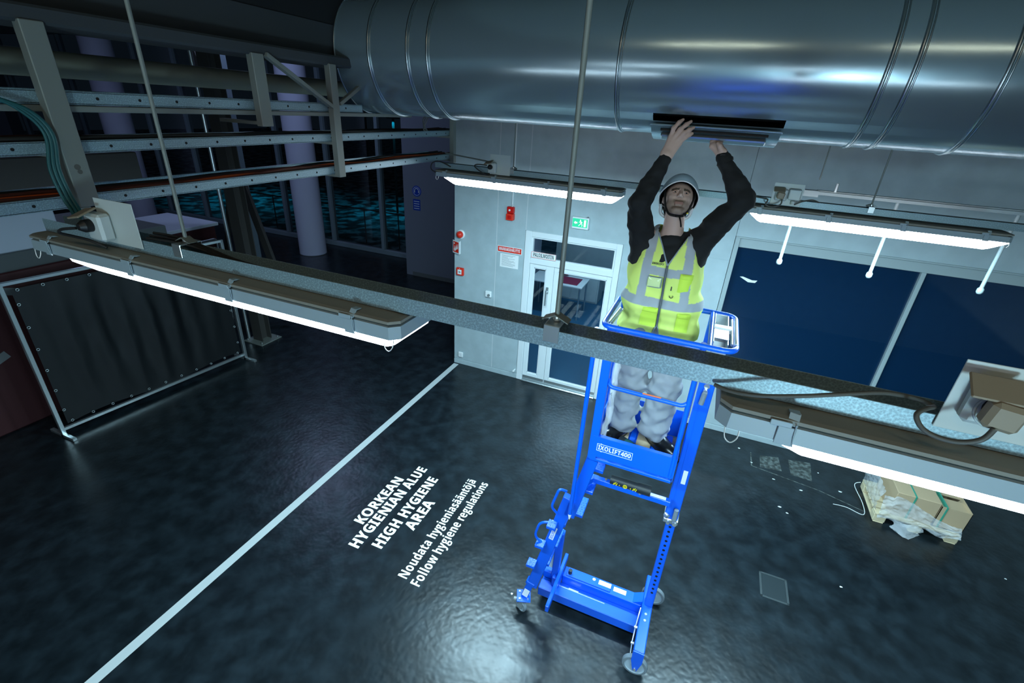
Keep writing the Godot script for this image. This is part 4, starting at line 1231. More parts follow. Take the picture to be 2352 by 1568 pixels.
	part("mast_sticker", MB.new().span(Vector3(0.215, 1.68, -2.904), Vector3(0.245, 1.80, -2.9025)), M.sticker, t)
	# cross bar and document tube
	part("cross_bar", MB.new().bar(Vector3(-0.385, 1.545, -2.83), Vector3(0.18, 1.545, -2.83), 0.045, 0.045, Vector3.UP, 0.004).bar(Vector3(-0.44, 1.545, -2.73), Vector3(-0.385, 1.545, -2.83), 0.03, 0.045), B, t)
	var dt := part("document_tube", MB.new().cyl(Vector3(-0.255, 1.605, -2.815), Vector3(-0.06, 1.605, -2.815), 0.034, 20).cyl(Vector3(-0.06, 1.605, -2.815), Vector3(0.035, 1.605, -2.815), 0.039, 20), M.dark_plastic, t)
	var yp := MB.new()
	for x in [-0.215, -0.075]:
		for k in 3:
			yp.box(Vector3(x + k * 0.010 - 0.01, 1.600 + (k % 2) * 0.006, -2.7815), Vector3(0.005, 0.022, 0.001), Basis(Vector3.BACK, -0.3))
	for x in [-0.185, -0.105]:
		yp.cyl(Vector3(x, 1.600, -2.782), Vector3(x, 1.600, -2.7805), 0.004, 8)
	yp.tube(arc(Vector3(-0.145, 1.602, -2.781), Vector3.RIGHT, Vector3.UP, 0.014, 0, TAU, 16), 0.0025, 6)
	yp.box(Vector3(-0.145, 1.602, -2.781), Vector3(0.02, 0.004, 0.001)).box(Vector3(-0.145, 1.602, -2.781), Vector3(0.004, 0.02, 0.001))
	part("yellow_print", yp, M.yellow, dt)
	part("bar_bolt", MB.new().cyl(Vector3(-0.29, 1.57, -2.83), Vector3(-0.29, 1.578, -2.83), 0.010, 8).cyl(Vector3(-0.035, 1.575, -2.80), Vector3(-0.035, 1.575, -2.79), 0.010, 8), M.zinc, t)
	part("bar_sticker", MB.new().span(Vector3(0.03, 1.5680, -2.845), Vector3(0.145, 1.5690, -2.815)), M.sticker, t)
	# basket
	part("front_panel", MB.new().prism(PackedVector2Array([Vector2(-0.406, 2.097), Vector2(0.136, 2.093), Vector2(0.142, 1.95), Vector2(0.128, 1.934), Vector2(-0.36, 1.934), Vector2(-0.36, 1.905), Vector2(-0.406, 1.905)]), -0.004, Transform3D(Basis(), Vector3(0, 0, -2.598))).span(Vector3(-0.40, 2.085, -2.63), Vector3(0.135, 2.097, -2.602)), B, t)
	var lg := MB.new()
	var lo := Vector2(-0.362, 1.990)
	var hi := Vector2(-0.130, 2.045)
	for e in [[lo, Vector2(hi.x, lo.y)], [Vector2(hi.x, lo.y), hi], [hi, Vector2(lo.x, hi.y)], [Vector2(lo.x, hi.y), lo]]:
		lg.bar(Vector3(e[0].x, e[0].y, -2.597), Vector3(e[1].x, e[1].y, -2.597), 0.0026, 0.001, Vector3.BACK)
	lg.prism(PackedVector2Array([Vector2(-0.345, 2.045), Vector2(-0.328, 2.045), Vector2(-0.336, 2.052)]), 0.001, Transform3D(Basis(), Vector3(0, 0, -2.5975)))
	lg.prism(PackedVector2Array([Vector2(-0.340, 1.990), Vector2(-0.323, 1.990), Vector2(-0.331, 1.983)]), 0.001, Transform3D(Basis(), Vector3(0, 0, -2.5975)))
	part("logo_frame", lg, M.sticker, t)
	lettering("IXOLIFT400", 0.034, 0.001, Transform3D(Basis(), Vector3(-0.246, 2.0175, -2.597)), M.sticker, t, 0.215)
	part("platform_frame", MB.new().span(Vector3(-0.40, 1.89, -3.10), Vector3(0.135, 1.912, -2.605), 0.003), B, t)
	for q in [[-0.39, -0.20], [-0.14, -0.04], [0.02, 0.05], [0.09, 0.13]]:
		part("deck_board", MB.new().span(Vector3(q[0], 1.912, -3.08), Vector3(q[1], 1.922, -2.64), 0.001), M.plywood, t)
	for x in [-0.19, -0.03, 0.06]:
		part("deck_strip", MB.new().span(Vector3(x, 1.912, -3.09), Vector3(x + 0.04, 1.9245, -2.63), 0.002), B, t)
	part("back_kickboard", MB.new().span(Vector3(-0.40, 1.92, -3.105), Vector3(0.15, 2.145, -3.10), 0.001), B, t)
	part("kickboard_sticker", MB.new().span(Vector3(-0.15, 2.06, -3.0995), Vector3(-0.10, 2.08, -3.099)), M.sticker, t)
	part("side_kickboard", MB.new().span(Vector3(-0.404, 1.91, -3.10), Vector3(-0.400, 2.10, -2.60)).span(Vector3(0.138, 1.91, -3.10), Vector3(0.142, 2.10, -2.60)), B, t)
	part("flat_post", MB.new().span(Vector3(-0.417, 1.905, -2.618), Vector3(-0.362, 2.88, -2.600), 0.003).span(Vector3(-0.366, 1.91, -2.66), Vector3(-0.362, 2.88, -2.602)), B, t)
	part("round_post", MB.new().cyl(Vector3(0.120, 1.95, -2.605), Vector3(0.120, 2.9, -2.605), 0.0145, 14), B, t)
	part("back_post", MB.new().cyl(Vector3(-0.415, 1.91, -3.11), Vector3(-0.415, 2.9, -3.11), 0.0145, 14), B, t)
	part("back_post", MB.new().cyl(Vector3(0.150, 1.91, -3.11), Vector3(0.150, 2.9, -3.11), 0.0145, 14), B, t)
	part("mid_bar", MB.new().tube(rounded([Vector3(-0.364, 2.515, -2.64), Vector3(-0.345, 2.487, -2.60), Vector3(0.09, 2.480, -2.60), Vector3(0.118, 2.500, -2.61)], 0.03), 0.013, 12), B, t)
	part("bar_label", MB.new().box(Vector3(-0.09, 2.4965, -2.60), Vector3(0.11, 0.001, 0.016)), M.sticker_print, t)
	part("guard_rail", MB.new().tube(rounded([Vector3(-0.44, 2.9, -2.555), Vector3(0.285, 2.9, -2.555), Vector3(0.285, 2.9, -3.125), Vector3(-0.44, 2.9, -3.125)], 0.075, 7, true), 0.0165, 14, true), B, t)
	part("lower_guard_rail", MB.new().bar(Vector3(-0.41, 2.855, -2.57), Vector3(0.12, 2.855, -2.57), 0.012, 0.035, Vector3.UP, 0.003), B, t)
	part("guard_cross_tube", MB.new().cyl(Vector3(0.150, 2.9, -2.56), Vector3(0.150, 2.9, -3.12), 0.013, 12), B, t)
	part("handle_liner", MB.new().tube([Vector3(0.262, 2.905, -2.64), Vector3(0.262, 2.905, -3.04)], 0.008, 8).tube([Vector3(0.285, 2.912, -2.63), Vector3(0.285, 2.912, -3.05)], 0.0105, 8), M.zinc, t)
	for q in [[-3.10, -2.925], [-2.83, -2.635]]:
		var bx := MB.new()
		bx.span(Vector3(0.165, 2.83, q[0]), Vector3(0.245, 2.835, q[1]))
		bx.span(Vector3(0.165, 2.83, q[0]), Vector3(0.169, 2.91, q[1])).span(Vector3(0.241, 2.83, q[0]), Vector3(0.245, 2.905, q[1])).span(Vector3(0.165, 2.83, q[0]), Vector3(0.245, 2.905, q[0] + 0.004)).span(Vector3(0.165, 2.83, q[1] - 0.004), Vector3(0.245, 2.88, q[1]))
		if q[1] > -2.8:
			bx.span(Vector3(0.165, 2.905, q[0]), Vector3(0.245, 2.909, q[1] - 0.06))
		part("tool_tray", bx, M.zinc, t)
	part("tray_clip", MB.new().span(Vector3(0.16, 2.885, -2.90), Vector3(0.265, 2.915, -2.845), 0.005), M.sticker, t)
	part("gate_latch", MB.new().tube([Vector3(-0.41, 2.91, -2.60), Vector3(-0.385, 2.935, -2.80)], 0.007, 8).tube([Vector3(-0.395, 2.905, -2.61), Vector3(-0.37, 2.93, -2.80)], 0.006, 8), M.zinc, t)
	# the twin lift that carries the camera; only its blue mirror image shows, in the duct
	var twin := t.duplicate()
	twin.name = numbered("personnel_lift")
	add_child(twin)
	twin.position = t.position + Vector3(0.12, 0, 2.78)
	tag(twin, "second blue personnel lift below the camera, mirrored as a blue patch in the duct", "lift")
	# the photographer's soft light beside that lift, mirrored next to the blue patch
	var lc := Vector3(1.05, 2.55, 2.3)
	var lt := thing("soft_light", Vector3(lc.x, 0, lc.z), "soft light panel on a stand beside the second lift, behind the camera", "lamp")
	var lb := Basis(Vector3.UP, 0.2) * Basis(Vector3.RIGHT, 0.14)
	part("case", MB.new().box(lc, Vector3(0.64, 0.44, 0.06), lb, 0.01), M.dark_plastic, lt)
	var lg2 := mat("soft_panel", Color(0.95, 0.97, 1.0), 0.4)
	lg2.emission_enabled = true
	lg2.emission = Color(0.85, 0.96, 1.0)
	lg2.emission_energy_multiplier = 6.0
	part("diffuser", MB.new().box(lc + lb * Vector3(0, 0, -0.033), Vector3(0.60, 0.40, 0.008), lb, 0.003), lg2, lt)
	part("stand", MB.new().cyl(Vector3(lc.x, 0.0, lc.z + 0.02), lc + Vector3(0, 0, 0.02), 0.016, 10), M.dark_plastic, lt)
	for k in 3:
		var g := TAU * k / 3.0
		part("stand_leg", MB.new().cyl(Vector3(lc.x, 0.5, lc.z + 0.02), Vector3(lc.x + 0.4 * cos(g), 0.01, lc.z + 0.02 + 0.4 * sin(g)), 0.011, 8), M.dark_plastic, lt)
	var sl := AreaLight3D.new()
	sl.name = "soft_light_source"
	sl.area_size = Vector2(0.58, 0.38)
	sl.light_color = LIGHT
	sl.light_energy = 4.6
	sl.area_range = 30.0
	sl.shadow_enabled = true
	sl.transform = Transform3D(lb, lc + lb * Vector3(0, 0, -0.042) - lt.position)
	lt.add_child(sl)
	# torn clear wrap left on the flat post
	var fw := MB.new()
	var rr := RandomNumberGenerator.new()
	rr.seed = 9
	var rows := []
	for i in 26:
		var y := lerpf(2.86, 1.95, i / 25.0)
		var row := []
		for j in 5:
			row.append(Vector3(-0.352 + j * 0.011 + rr.randf_range(-0.004, 0.004) - (0.012 if y < 2.2 else 0.0), y, -2.64 + (0.018 if j % 2 else -0.012) + rr.randf_range(-0.010, 0.010)))
		rows.append(row)
	fw.grid(rows, false, Vector3(0.3, 0, 1))
	single("plastic_wrap", fw, M.plastic_film, "crumpled strip of clear plastic wrap hanging along the flat blue post", "plastic wrap")
	# tools on the deck
	drill(Vector3(-0.02, 1.926, -2.73), -0.85, "black and teal cordless drill lying by the outstretched boot")
	drill(Vector3(-0.185, 1.926, -2.80), -0.5, "cordless driver with white stripes half hidden behind the blue panel")

func drill(p: Vector3, turn: float, label: String) -> void:
	var t := thing("cordless_drill", p, label, "drill")
	var b := Basis(Vector3.UP, turn)
	var q := func(v: Vector3) -> Vector3: return p + b * v
	part("motor_body", MB.new().tube([q.call(Vector3(-0.07, 0.032, 0)), q.call(Vector3(-0.06, 0.032, 0)), q.call(Vector3(0.05, 0.032, 0)), q.call(Vector3(0.065, 0.032, 0))], [0.022, 0.031, 0.031, 0.024], 16), M.dark_plastic, t)
	part("gear_ring", MB.new().tube([q.call(Vector3(-0.02, 0.032, 0)), q.call(Vector3(0.035, 0.032, 0))], 0.0325, 16), M.cable_teal, t)
	part("chuck", MB.new().tube([q.call(Vector3(0.065, 0.032, 0)), q.call(Vector3(0.09, 0.032, 0)), q.call(Vector3(0.115, 0.032, 0))], [0.021, 0.019, 0.008], 16), M.zinc, t)
	part("handle", MB.new().bar(q.call(Vector3(-0.03, 0.024, 0.02)), q.call(Vector3(-0.055, 0.024, 0.12)), 0.036, 0.03, Vector3.UP, 0.008), M.cable_teal, t)
	part("battery", MB.new().box(q.call(Vector3(-0.06, 0.028, 0.145)), Vector3(0.10, 0.052, 0.045), b, 0.008), M.dark_plastic, t)
	part("stripe", MB.new().box(q.call(Vector3(-0.06, 0.0545, 0.145)), Vector3(0.012, 0.001, 0.04), b).box(q.call(Vector3(-0.035, 0.0545, 0.145)), Vector3(0.012, 0.001, 0.04), b), M.sticker, t)

# ---------------------------------------------------------------- things on the walls
func wall_fittings() -> void:
	var z := -6.40
	var X := Transform3D()
	# round red beacon
	var b := thing("beacon", Vector3(-3.435, 2.25, z), "round red beacon at the top of the wall corner", "beacon")
	var bx := Transform3D(Basis(Vector3.RIGHT, PI / 2), Vector3(-3.435, 2.25, z))
	part("base", MB.new().lathe([Vector2(0.068, 0), Vector2(0.068, 0.02), Vector2(0.055, 0.03), Vector2(0, 0.03)], bx, 28), M.sticker, b)
	part("dome", MB.new().lathe([Vector2(0.052, 0.03), Vector2(0.052, 0.06), Vector2(0.035, 0.085), Vector2(0, 0.095)], bx, 28, true), M.orange_red, b)
	# folded fire alarm sign standing off the wall
	var s := thing("fire_alarm_sign", Vector3(-3.5, 2.05, z), "tilted red and white fire alarm sign with hand and flame at the wall corner", "sign")
	var a0 := Vector3(-3.57, 0, -6.385)
	var a1 := Vector3(-3.425, 0, -6.32)
	var sx := (a1 - a0).normalized()
	var sf := Basis(sx, Vector3.UP, sx.cross(Vector3.UP))
	var so := Vector3(-3.4975, 2.05, -6.352)
	part("plate", MB.new().box(so, Vector3(0.160, 0.20, 0.003), sf, 0.001), M.sticker, s)
	part("fold", MB.new().box(so + sx * 0.080 + Vector3(0, 0, -0.025), Vector3(0.003, 0.20, 0.05)), M.sticker, s)
	var sp := Transform3D(sf, so + sf.z * 0.0016)
	part("red_field", MB.new().prism(PackedVector2Array([Vector2(-0.066, -0.082), Vector2(0.066, -0.082), Vector2(0.066, 0.082), Vector2(-0.066, 0.082)]), 0.0006, sp), M.orange_red, s)
	var pic := MB.new()
	var s2 := Transform3D(sf, so + sf.z * 0.0023)
	for e in [[0.02, 0.0, 0.12], [0.042, 0.01, 0.10], [0.0, -0.01, 0.08]]:
		pic.prism(PackedVector2Array([Vector2(e[0] - 0.009, e[1] - 0.04), Vector2(e[0] + 0.008, e[1] - 0.03), Vector2(e[0] + 0.012, e[1]), Vector2(e[0] + 0.004, e[1] + e[2] * 0.5), Vector2(e[0] - 0.002, e[1] + 0.005)]), 0.0006, s2)
	pic.prism(PackedVector2Array([Vector2(-0.045, -0.062), Vector2(-0.012, -0.066), Vector2(-0.006, -0.035), Vector2(-0.016, -0.01), Vector2(-0.026, 0.02), Vector2(-0.034, 0.02), Vector2(-0.034, -0.015), Vector2(-0.048, -0.03)]), 0.0006, s2)
	pic.prism(PackedVector2Array([Vector2(-0.052, 0.04), Vector2(-0.028, 0.04), Vector2(-0.028, 0.066), Vector2(-0.052, 0.066)]), 0.0006, s2)
	part("pictogram", pic, M.sticker, s)
	# call point
	var c := thing("fire_call_point", Vector3(-3.436, 1.662, z), "square red fire call point with white centre under the tilted sign", "call point")
	part("housing", MB.new().box(Vector3(-3.436, 1.662, z + 0.022), Vector3(0.125, 0.125, 0.044), Basis(), 0.008), M.orange_red, c)
	part("glass_plate", MB.new().box(Vector3(-3.436, 1.660, z + 0.0450), Vector3(0.07, 0.075, 0.003), Basis(), 0.001), M.sticker, c)
	var cp := MB.new().lathe([Vector2(0.010, 0), Vector2(0.010, 0.001), Vector2(0, 0.001)], Transform3D(Basis(Vector3.RIGHT, PI / 2), Vector3(-3.436, 1.66, z + 0.0465)), 14)
	cp.box(Vector3(-3.456, 1.66, z + 0.0467), Vector3(0.012, 0.006, 0.001)).box(Vector3(-3.416, 1.66, z + 0.0467), Vector3(0.012, 0.006, 0.001))
	part("press_mark", cp, M.black, c)
	part("status_lamp", MB.new().cyl(Vector3(-3.436, 1.712, z + 0.044), Vector3(-3.436, 1.712, z + 0.047), 0.006, 10), M.sticker, c)
	# sounder and strobe with its conduit
	var n := thing("alarm_sounder", Vector3(-2.625, 2.66, z), "two-part red alarm sounder and strobe hanging from a white conduit", "alarm")
	part("strobe", MB.new().box(Vector3(-2.625, 2.715, z + 0.03), Vector3(0.105, 0.09, 0.06), Basis(), 0.008), M.red, n)
	part("strobe_lamp", MB.new().cyl(Vector3(-2.632, 2.715, z + 0.06), Vector3(-2.632, 2.715, z + 0.066), 0.014, 12), M.sticker, n)
	part("sounder", MB.new().box(Vector3(-2.625, 2.62, z + 0.04), Vector3(0.11, 0.092, 0.08), Basis(), 0.008), M.orange_red, n)
	part("sounder_grille", MB.new().box(Vector3(-2.625, 2.62, z + 0.081), Vector3(0.055, 0.05, 0.004), Basis(), 0.0015).box(Vector3(-2.625, 2.62, z + 0.084), Vector3(0.03, 0.026, 0.003), Basis(), 0.001), M.red, n)
	part("conduit", MB.new().cyl(Vector3(-2.612, 2.79, z + 0.012), Vector3(-2.612, 4.6, z + 0.012), 0.010, 10).tube([Vector3(-2.612, 2.80, z + 0.012), Vector3(-2.60, 2.775, z + 0.02), Vector3(-2.615, 2.758, z + 0.02)], 0.006, 8), M.white_paint, n)
	# red text sign
	var m := thing("gas_alarm_sign", Vector3(-2.624, 2.128, z), "long red sign reading MAAKAASUHÄLYTYS", "sign")
	part("plate", MB.new().box(Vector3(-2.624, 2.128, z + 0.002), Vector3(0.392, 0.094, 0.003), Basis(), 0.001), M.sticker, m)
	part("red_field", MB.new().box(Vector3(-2.624, 2.128, z + 0.004), Vector3(0.376, 0.078, 0.001)), M.orange_red, m)
	lettering("MAAKAASUHÄLYTYS", 0.044, 0.001, Transform3D(Basis(), Vector3(-2.624, 2.131, z + 0.005)), M.sticker, m, 0.335)
	# paper notice
	var p := thing("paper_notice", Vector3(-2.622, 1.958, z), "white printed paper notice under the long red sign", "notice")
	part("sheet", MB.new().box(Vector3(-2.622, 1.958, z + 0.001), Vector3(0.297, 0.205, 0.001)), M.sticker, p)
	var ln := MB.new()
	for k in 11:
		var wv: float = [0.22, 0.18, 0.10, 0.21, 0.12, 0.20, 0.22, 0.16, 0.22, 0.22, 0.19][k]
		ln.span(Vector3(-2.745, 2.040 - k * 0.016, z + 0.0015), Vector3(-2.745 + wv, 2.044 - k * 0.016, z + 0.0018))
	part("printed_lines", ln, M.print_grey, p).set_meta("kind", "stuff")
	# PALOILMOITIN sign on the transom
	var q := thing("door_sign", Vector3(-2.085, 2.126, -6.40), "white sign with red border reading PALOILMOITIN on the door frame", "sign")
	part("plate", MB.new().box(Vector3(-2.085, 2.126, -6.381), Vector3(0.378, 0.092, 0.003), Basis(), 0.001), M.sticker, q)
	var bd := MB.new()
	for e in [[Vector3(0, 0.041, 0), Vector3(0.370, 0.004, 0.001)], [Vector3(0, -0.041, 0), Vector3(0.370, 0.004, 0.001)], [Vector3(-0.183, 0, 0), Vector3(0.004, 0.084, 0.001)], [Vector3(0.183, 0, 0), Vector3(0.004, 0.084, 0.001)]]:
		bd.box(Vector3(-2.085, 2.126, -6.379) + e[0], e[1])
	part("red_border", bd, M.orange_red, q)
	lettering("PALOILMOITIN", 0.056, 0.001, Transform3D(Basis(), Vector3(-2.085, 2.126, -6.379)), M.black, q, 0.31)
	# exit sign
	var e := thing("exit_sign", Vector3(-1.593, 2.67, z), "green and white running man exit sign above the door", "exit sign")
	part("case", MB.new().box(Vector3(-1.593, 2.668, z + 0.03), Vector3(0.232, 0.156, 0.06), Basis(), 0.006), M.sticker, e)
	var lit_green := mat("lit_green_sign", Color(0.05, 0.72, 0.50), 0.4)
	lit_green.emission_enabled = true
	lit_green.emission = Color(0.25, 0.85, 0.66)
	lit_green.emission_energy_multiplier = 0.35
	part("green_face", MB.new().box(Vector3(-1.597, 2.672, z + 0.061), Vector3(0.206, 0.112, 0.002)), lit_green, e)
	var rm := MB.new()
	var ex := Transform3D(Basis(), Vector3(-1.597, 2.672, z + 0.062))
	rm.prism(PackedVector2Array([Vector2(0.055, -0.045), Vector2(0.085, -0.045), Vector2(0.085, 0.045), Vector2(0.055, 0.045)]), 0.0008, ex)
	rm.prism(PackedVector2Array([Vector2(-0.085, 0.0), Vector2(-0.06, 0.022), Vector2(-0.06, 0.01), Vector2(-0.035, 0.01), Vector2(-0.035, -0.01), Vector2(-0.06, -0.01), Vector2(-0.06, -0.022)]), 0.0008, ex)
	rm.lathe([Vector2(0.009, 0), Vector2(0.009, 0.001), Vector2(0, 0.001)], Transform3D(Basis(Vector3.RIGHT, PI / 2), ex * Vector3(0.005, 0.036, 0)), 12)
	for l in [[Vector2(0.008, 0.024), Vector2(0.018, -0.004), 0.016], [Vector2(0.018, -0.004), Vector2(0.0, -0.022), 0.009], [Vector2(0.0, -0.022), Vector2(-0.016, -0.04), 0.008], [Vector2(0.018, -0.004), Vector2(0.034, -0.02), 0.009], [Vector2(0.034, -0.02), Vector2(0.03, -0.044), 0.008], [Vector2(0.008, 0.022), Vector2(-0.014, 0.008), 0.007], [Vector2(0.012, 0.02), Vector2(0.036, 0.006), 0.007]]:
		rm.bar(ex * Vector3(l[0].x, l[0].y, 0.0005), ex * Vector3(l[1].x, l[1].y, 0.0005), 0.001, l[2], Vector3.BACK.cross((Vector3(l[1].x - l[0].x, l[1].y - l[0].y, 0)).normalized()))
	var lit_white := mat("lit_white_sign", Color(0.93, 0.95, 0.94), 0.4)
	lit_white.emission_enabled = true
	lit_white.emission = Color(0.9, 1.0, 0.96)
	lit_white.emission_energy_multiplier = 0.4
	part("running_man", rm, lit_white, e)
	part("hook", MB.new().tube([Vector3(-1.52, 2.745, z + 0.03), Vector3(-1.50, 2.76, z + 0.03), Vector3(-1.49, 2.75, z + 0.03)], 0.004, 6), M.dark_plastic, e)
	# key switch and low socket
	var k := thing("key_switch", Vector3(-2.935, 1.381, z), "small white key switch with round knob left of the panel joint", "switch")
	part("housing", MB.new().box(Vector3(-2.935, 1.381, z + 0.02), Vector3(0.10, 0.10, 0.04), Basis(), 0.008), M.sticker, k)
	part("knob", MB.new().cyl(Vector3(-2.92, 1.372, z + 0.04), Vector3(-2.92, 1.372, z + 0.055), 0.02, 18).box(Vector3(-2.92, 1.372, z + 0.06), Vector3(0.012, 0.036, 0.012), Basis(Vector3.BACK, 0.5), 0.003), M.print_grey, k)
	var o := thing("wall_socket", Vector3(-3.42, 0.186, z), "small white wall socket just above the baseboard at the corner", "socket")
	part("housing", MB.new().box(Vector3(-3.42, 0.186, z + 0.012), Vector3(0.08, 0.09, 0.024), Basis(), 0.005), M.sticker, o)
	part("socket_well", MB.new().lathe([Vector2(0.022, 0), Vector2(0.020, 0.002), Vector2(0, 0.001)], Transform3D(Basis(Vector3.RIGHT, PI / 2), Vector3(-3.42, 0.186, z + 0.024)), 18), M.white_paint, o)
	single("door_stop", MB.new().cyl(Vector3(-2.42, 0.155, z), Vector3(-2.42, 0.155, z + 0.05), 0.012, 12).cyl(Vector3(-2.42, 0.155, z + 0.05), Vector3(-2.42, 0.155, z + 0.062), 0.018, 12), M.sticker, "tiny white door stop on the wall beside the door frame", "door stop")
	# blue ear protection sign on the dark recessed wall
	var g := thing("ear_protection_sign", Vector3(-6.57, 1.95, -10.0), "round blue ear protection sign with text panel on the dark recessed wall", "sign")
	part("disc", MB.new().lathe([Vector2(0.125, 0.001), Vector2(0.125, 0.004), Vector2(0, 0.004)], Transform3D(Basis(Vector3.RIGHT, PI / 2), Vector3(-6.575, 2.12, -10.0)), 32), M.sign_blue, g)
	var gr := MB.new().tube(arc(Vector3(-6.575, 2.12, -9.996), Vector3.RIGHT, Vector3.UP, 0.095, 0, TAU, 32), 0.006, 6)
	gr.tube(arc(Vector3(-6.575, 2.13, -9.995), Vector3.RIGHT, Vector3.UP, 0.052, -0.2, PI + 0.2, 18), 0.009, 6)
	gr.box(Vector3(-6.63, 2.11, -9.995), Vector3(0.026, 0.05, 0.002)).box(Vector3(-6.52, 2.11, -9.995), Vector3(0.026, 0.05, 0.002))
	part("pictogram", gr, M.crate_white, g)
	part("text_panel", MB.new().box(Vector3(-6.585, 1.80, -9.998), Vector3(0.20, 0.26, 0.003)), M.sign_blue, g)
	var gl := MB.new()
	for y in 4:
		gl.box(Vector3(-6.585, 1.88 - y * 0.055, -9.996), Vector3(0.15, 0.018, 0.001))
	part("printed_lines", gl, M.crate_white, g).set_meta("kind", "stuff")

# ---------------------------------------------------------------- on the floor
func floor_things() -> void:
	struct("trim_2", MB.new().span(Vector3(-3.535, 0.0, -6.36), Vector3(-3.445, 0.0015, 6.0)), M.line_paint)
	# lettering thrown on the floor as light, put in as white letter colour
	var f := thing("painted_light_lettering", Vector3(-2.1, 0, -3.2), "projected hygiene area lettering in Finnish and English, its light painted as white letters on the dark floor", "floor lettering")
	# text runs along -z, its top towards -x
	var tb := Basis(Vector3(0, 0, -1), Vector3(-1, 0, 0), Vector3(0, 1, 0))
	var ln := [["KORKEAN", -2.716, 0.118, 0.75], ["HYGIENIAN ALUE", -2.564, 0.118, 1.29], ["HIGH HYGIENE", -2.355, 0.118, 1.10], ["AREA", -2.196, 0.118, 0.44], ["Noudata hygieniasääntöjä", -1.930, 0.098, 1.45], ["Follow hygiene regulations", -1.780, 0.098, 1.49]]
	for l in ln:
		lettering(l[0], l[2], 0.001, Transform3D(tb, Vector3(l[1], 0.0016, -3.207)), M.painted_light_white, f, l[3], "Droid Sans", "lettering", 700, 0.45 if l[2] > 0.1 else 0.0)
	# pallet with wrapped boxes
	var p := thing("wooden_pallet", Vector3(2.85, 0, -5.67), "pale wooden half pallet under the wrapped cardboard boxes", "pallet")
	var px0 := 2.45
	var px1 := 3.24
	var z0 := -5.97
	var z1 := -5.36
	for x in [px0 + 0.06, (px0 + px1) / 2.0, px1 - 0.06]:
		for z in [z0 + 0.06, z1 - 0.06]:
			part("block", MB.new().box(Vector3(x, 0.055, z), Vector3(0.12, 0.088, 0.11), Basis(), 0.006), M.wood, p)
		part("runner", MB.new().span(Vector3(x - 0.05, 0.0, z0), Vector3(x + 0.05, 0.012, z1), 0.003), M.wood, p)
	for k in 5:
		var z := lerpf(z0 + 0.05, z1 - 0.05, k / 4.0)
		part("deck_plank", MB.new().span(Vector3(px0, 0.10, z - 0.05), Vector3(px1, 0.122, z + 0.05), 0.003), M.wood, p)
	var b1 := thing("cardboard_box", Vector3(2.80, 0.122, -5.66), "large cardboard box with green strap on the pallet", "box")
	part("carton", MB.new().span(Vector3(2.58, 0.122, -5.92), Vector3(2.98, 0.43, -5.42), 0.005), M.cardboard, b1)
	part("strap", MB.new().span(Vector3(2.74, 0.123, -5.925), Vector3(2.755, 0.434, -5.415)), M.strap_green, b1)
	var b2 := thing("cardboard_box", Vector3(3.12, 0.122, -5.66), "open cardboard box with dark slot at the end of the pallet", "box")
	var ob := MB.new()
	ob.span(Vector3(2.99, 0.122, -5.92), Vector3(3.26, 0.132, -5.42)).span(Vector3(2.99, 0.122, -5.92), Vector3(2.996, 0.40, -5.42)).span(Vector3(3.254, 0.122, -5.92), Vector3(3.26, 0.40, -5.42)).span(Vector3(2.99, 0.122, -5.92), Vector3(3.26, 0.40, -5.914)).span(Vector3(2.99, 0.122, -5.426), Vector3(3.26, 0.40, -5.42)).span(Vector3(2.996, 0.36, -5.64), Vector3(3.254, 0.368, -5.426)).span(Vector3(2.996, 0.36, -5.914), Vector3(3.254, 0.368, -5.70))
	part("carton", ob, M.cardboard, b2)
	part("strap", MB.new().span(Vector3(3.03, 0.123, -5.925), Vector3(3.045, 0.404, -5.415)), M.strap_green, b2)
	# crumpled film
	var nz := FastNoiseLite.new()
	nz.seed = 12
	nz.frequency = 9.0
	var rows := []
	for i in 25:
		var row := []
		for j in 61:
			var u := j / 60.0
			var v := i / 24.0
			var x := lerpf(2.47, 3.235, u)
			var top := lerpf(0.40, 0.20, smoothstep(0.1, 0.9, u)) if u > 0.12 else 0.36
			var y := lerpf(top, 0.075 + 0.02 * sin(u * 14.0), v)
			var q := Vector3(x, y, -5.40 + 0.055 * sin(v * PI * 0.55) + 0.030 * nz.get_noise_2d(u * 0.5, v * 0.35) + 0.010 * nz.get_noise_2d(u * 0.6 + 9.0 - v, v * 2.0))
			row.append(q)
		rows.append(row)
	var wr := MB.new().grid(rows, false, Vector3.BACK)
	var rows2 := []
	for i in 17:
		var row := []
		for j in 31:
			var u := j / 30.0
			var v := i / 16.0
			row.append(Vector3(2.46 - 0.025 * sin(v * PI) + 0.02 * nz.get_noise_2d(u * 0.6 + 30.0, v * 0.5), lerpf(0.42, 0.10, v), lerpf(-5.40, -5.95, u)))
		rows2.append(row)
	wr.grid(rows2, false, Vector3.LEFT)
	# loose tongue on the floor
	var rows3 := []
	for i in 13:
		var row := []
		for j in 13:
			var u := j / 12.0
			var v := i / 12.0
			row.append(Vector3(lerpf(2.62, 2.90, u) + 0.02 * sin(v * 6.0), lerpf(0.09, 0.012, pow(v, 0.6)) + 0.012 * absf(nz.get_noise_2d(u * 2.0, v * 2.0 + 60.0)) * 3.0, -5.35 + lerpf(0.0, 0.17 * (1.0 - absf(u - 0.45) * 1.6), v)))
		rows3.append(row)
	wr.grid(rows3, false, Vector3.UP)
	single("stretch_film", wr, M.plastic_film, "crumpled clear stretch film wrapped round the pallet and boxes", "stretch film")
	single("plastic_strap", MB.new().tube(smooth_path([Vector3(2.42, 0.10, -5.92), Vector3(2.36, 0.06, -5.88), Vector3(2.40, 0.03, -5.6), Vector3(2.38, 0.006, -5.42), Vector3(2.22, 0.005, -5.47), Vector3(2.08, 0.005, -5.46)], 6), 0.004, 6), M.sticker, "loose pale strap trailing from the pallet over the floor", "strap")
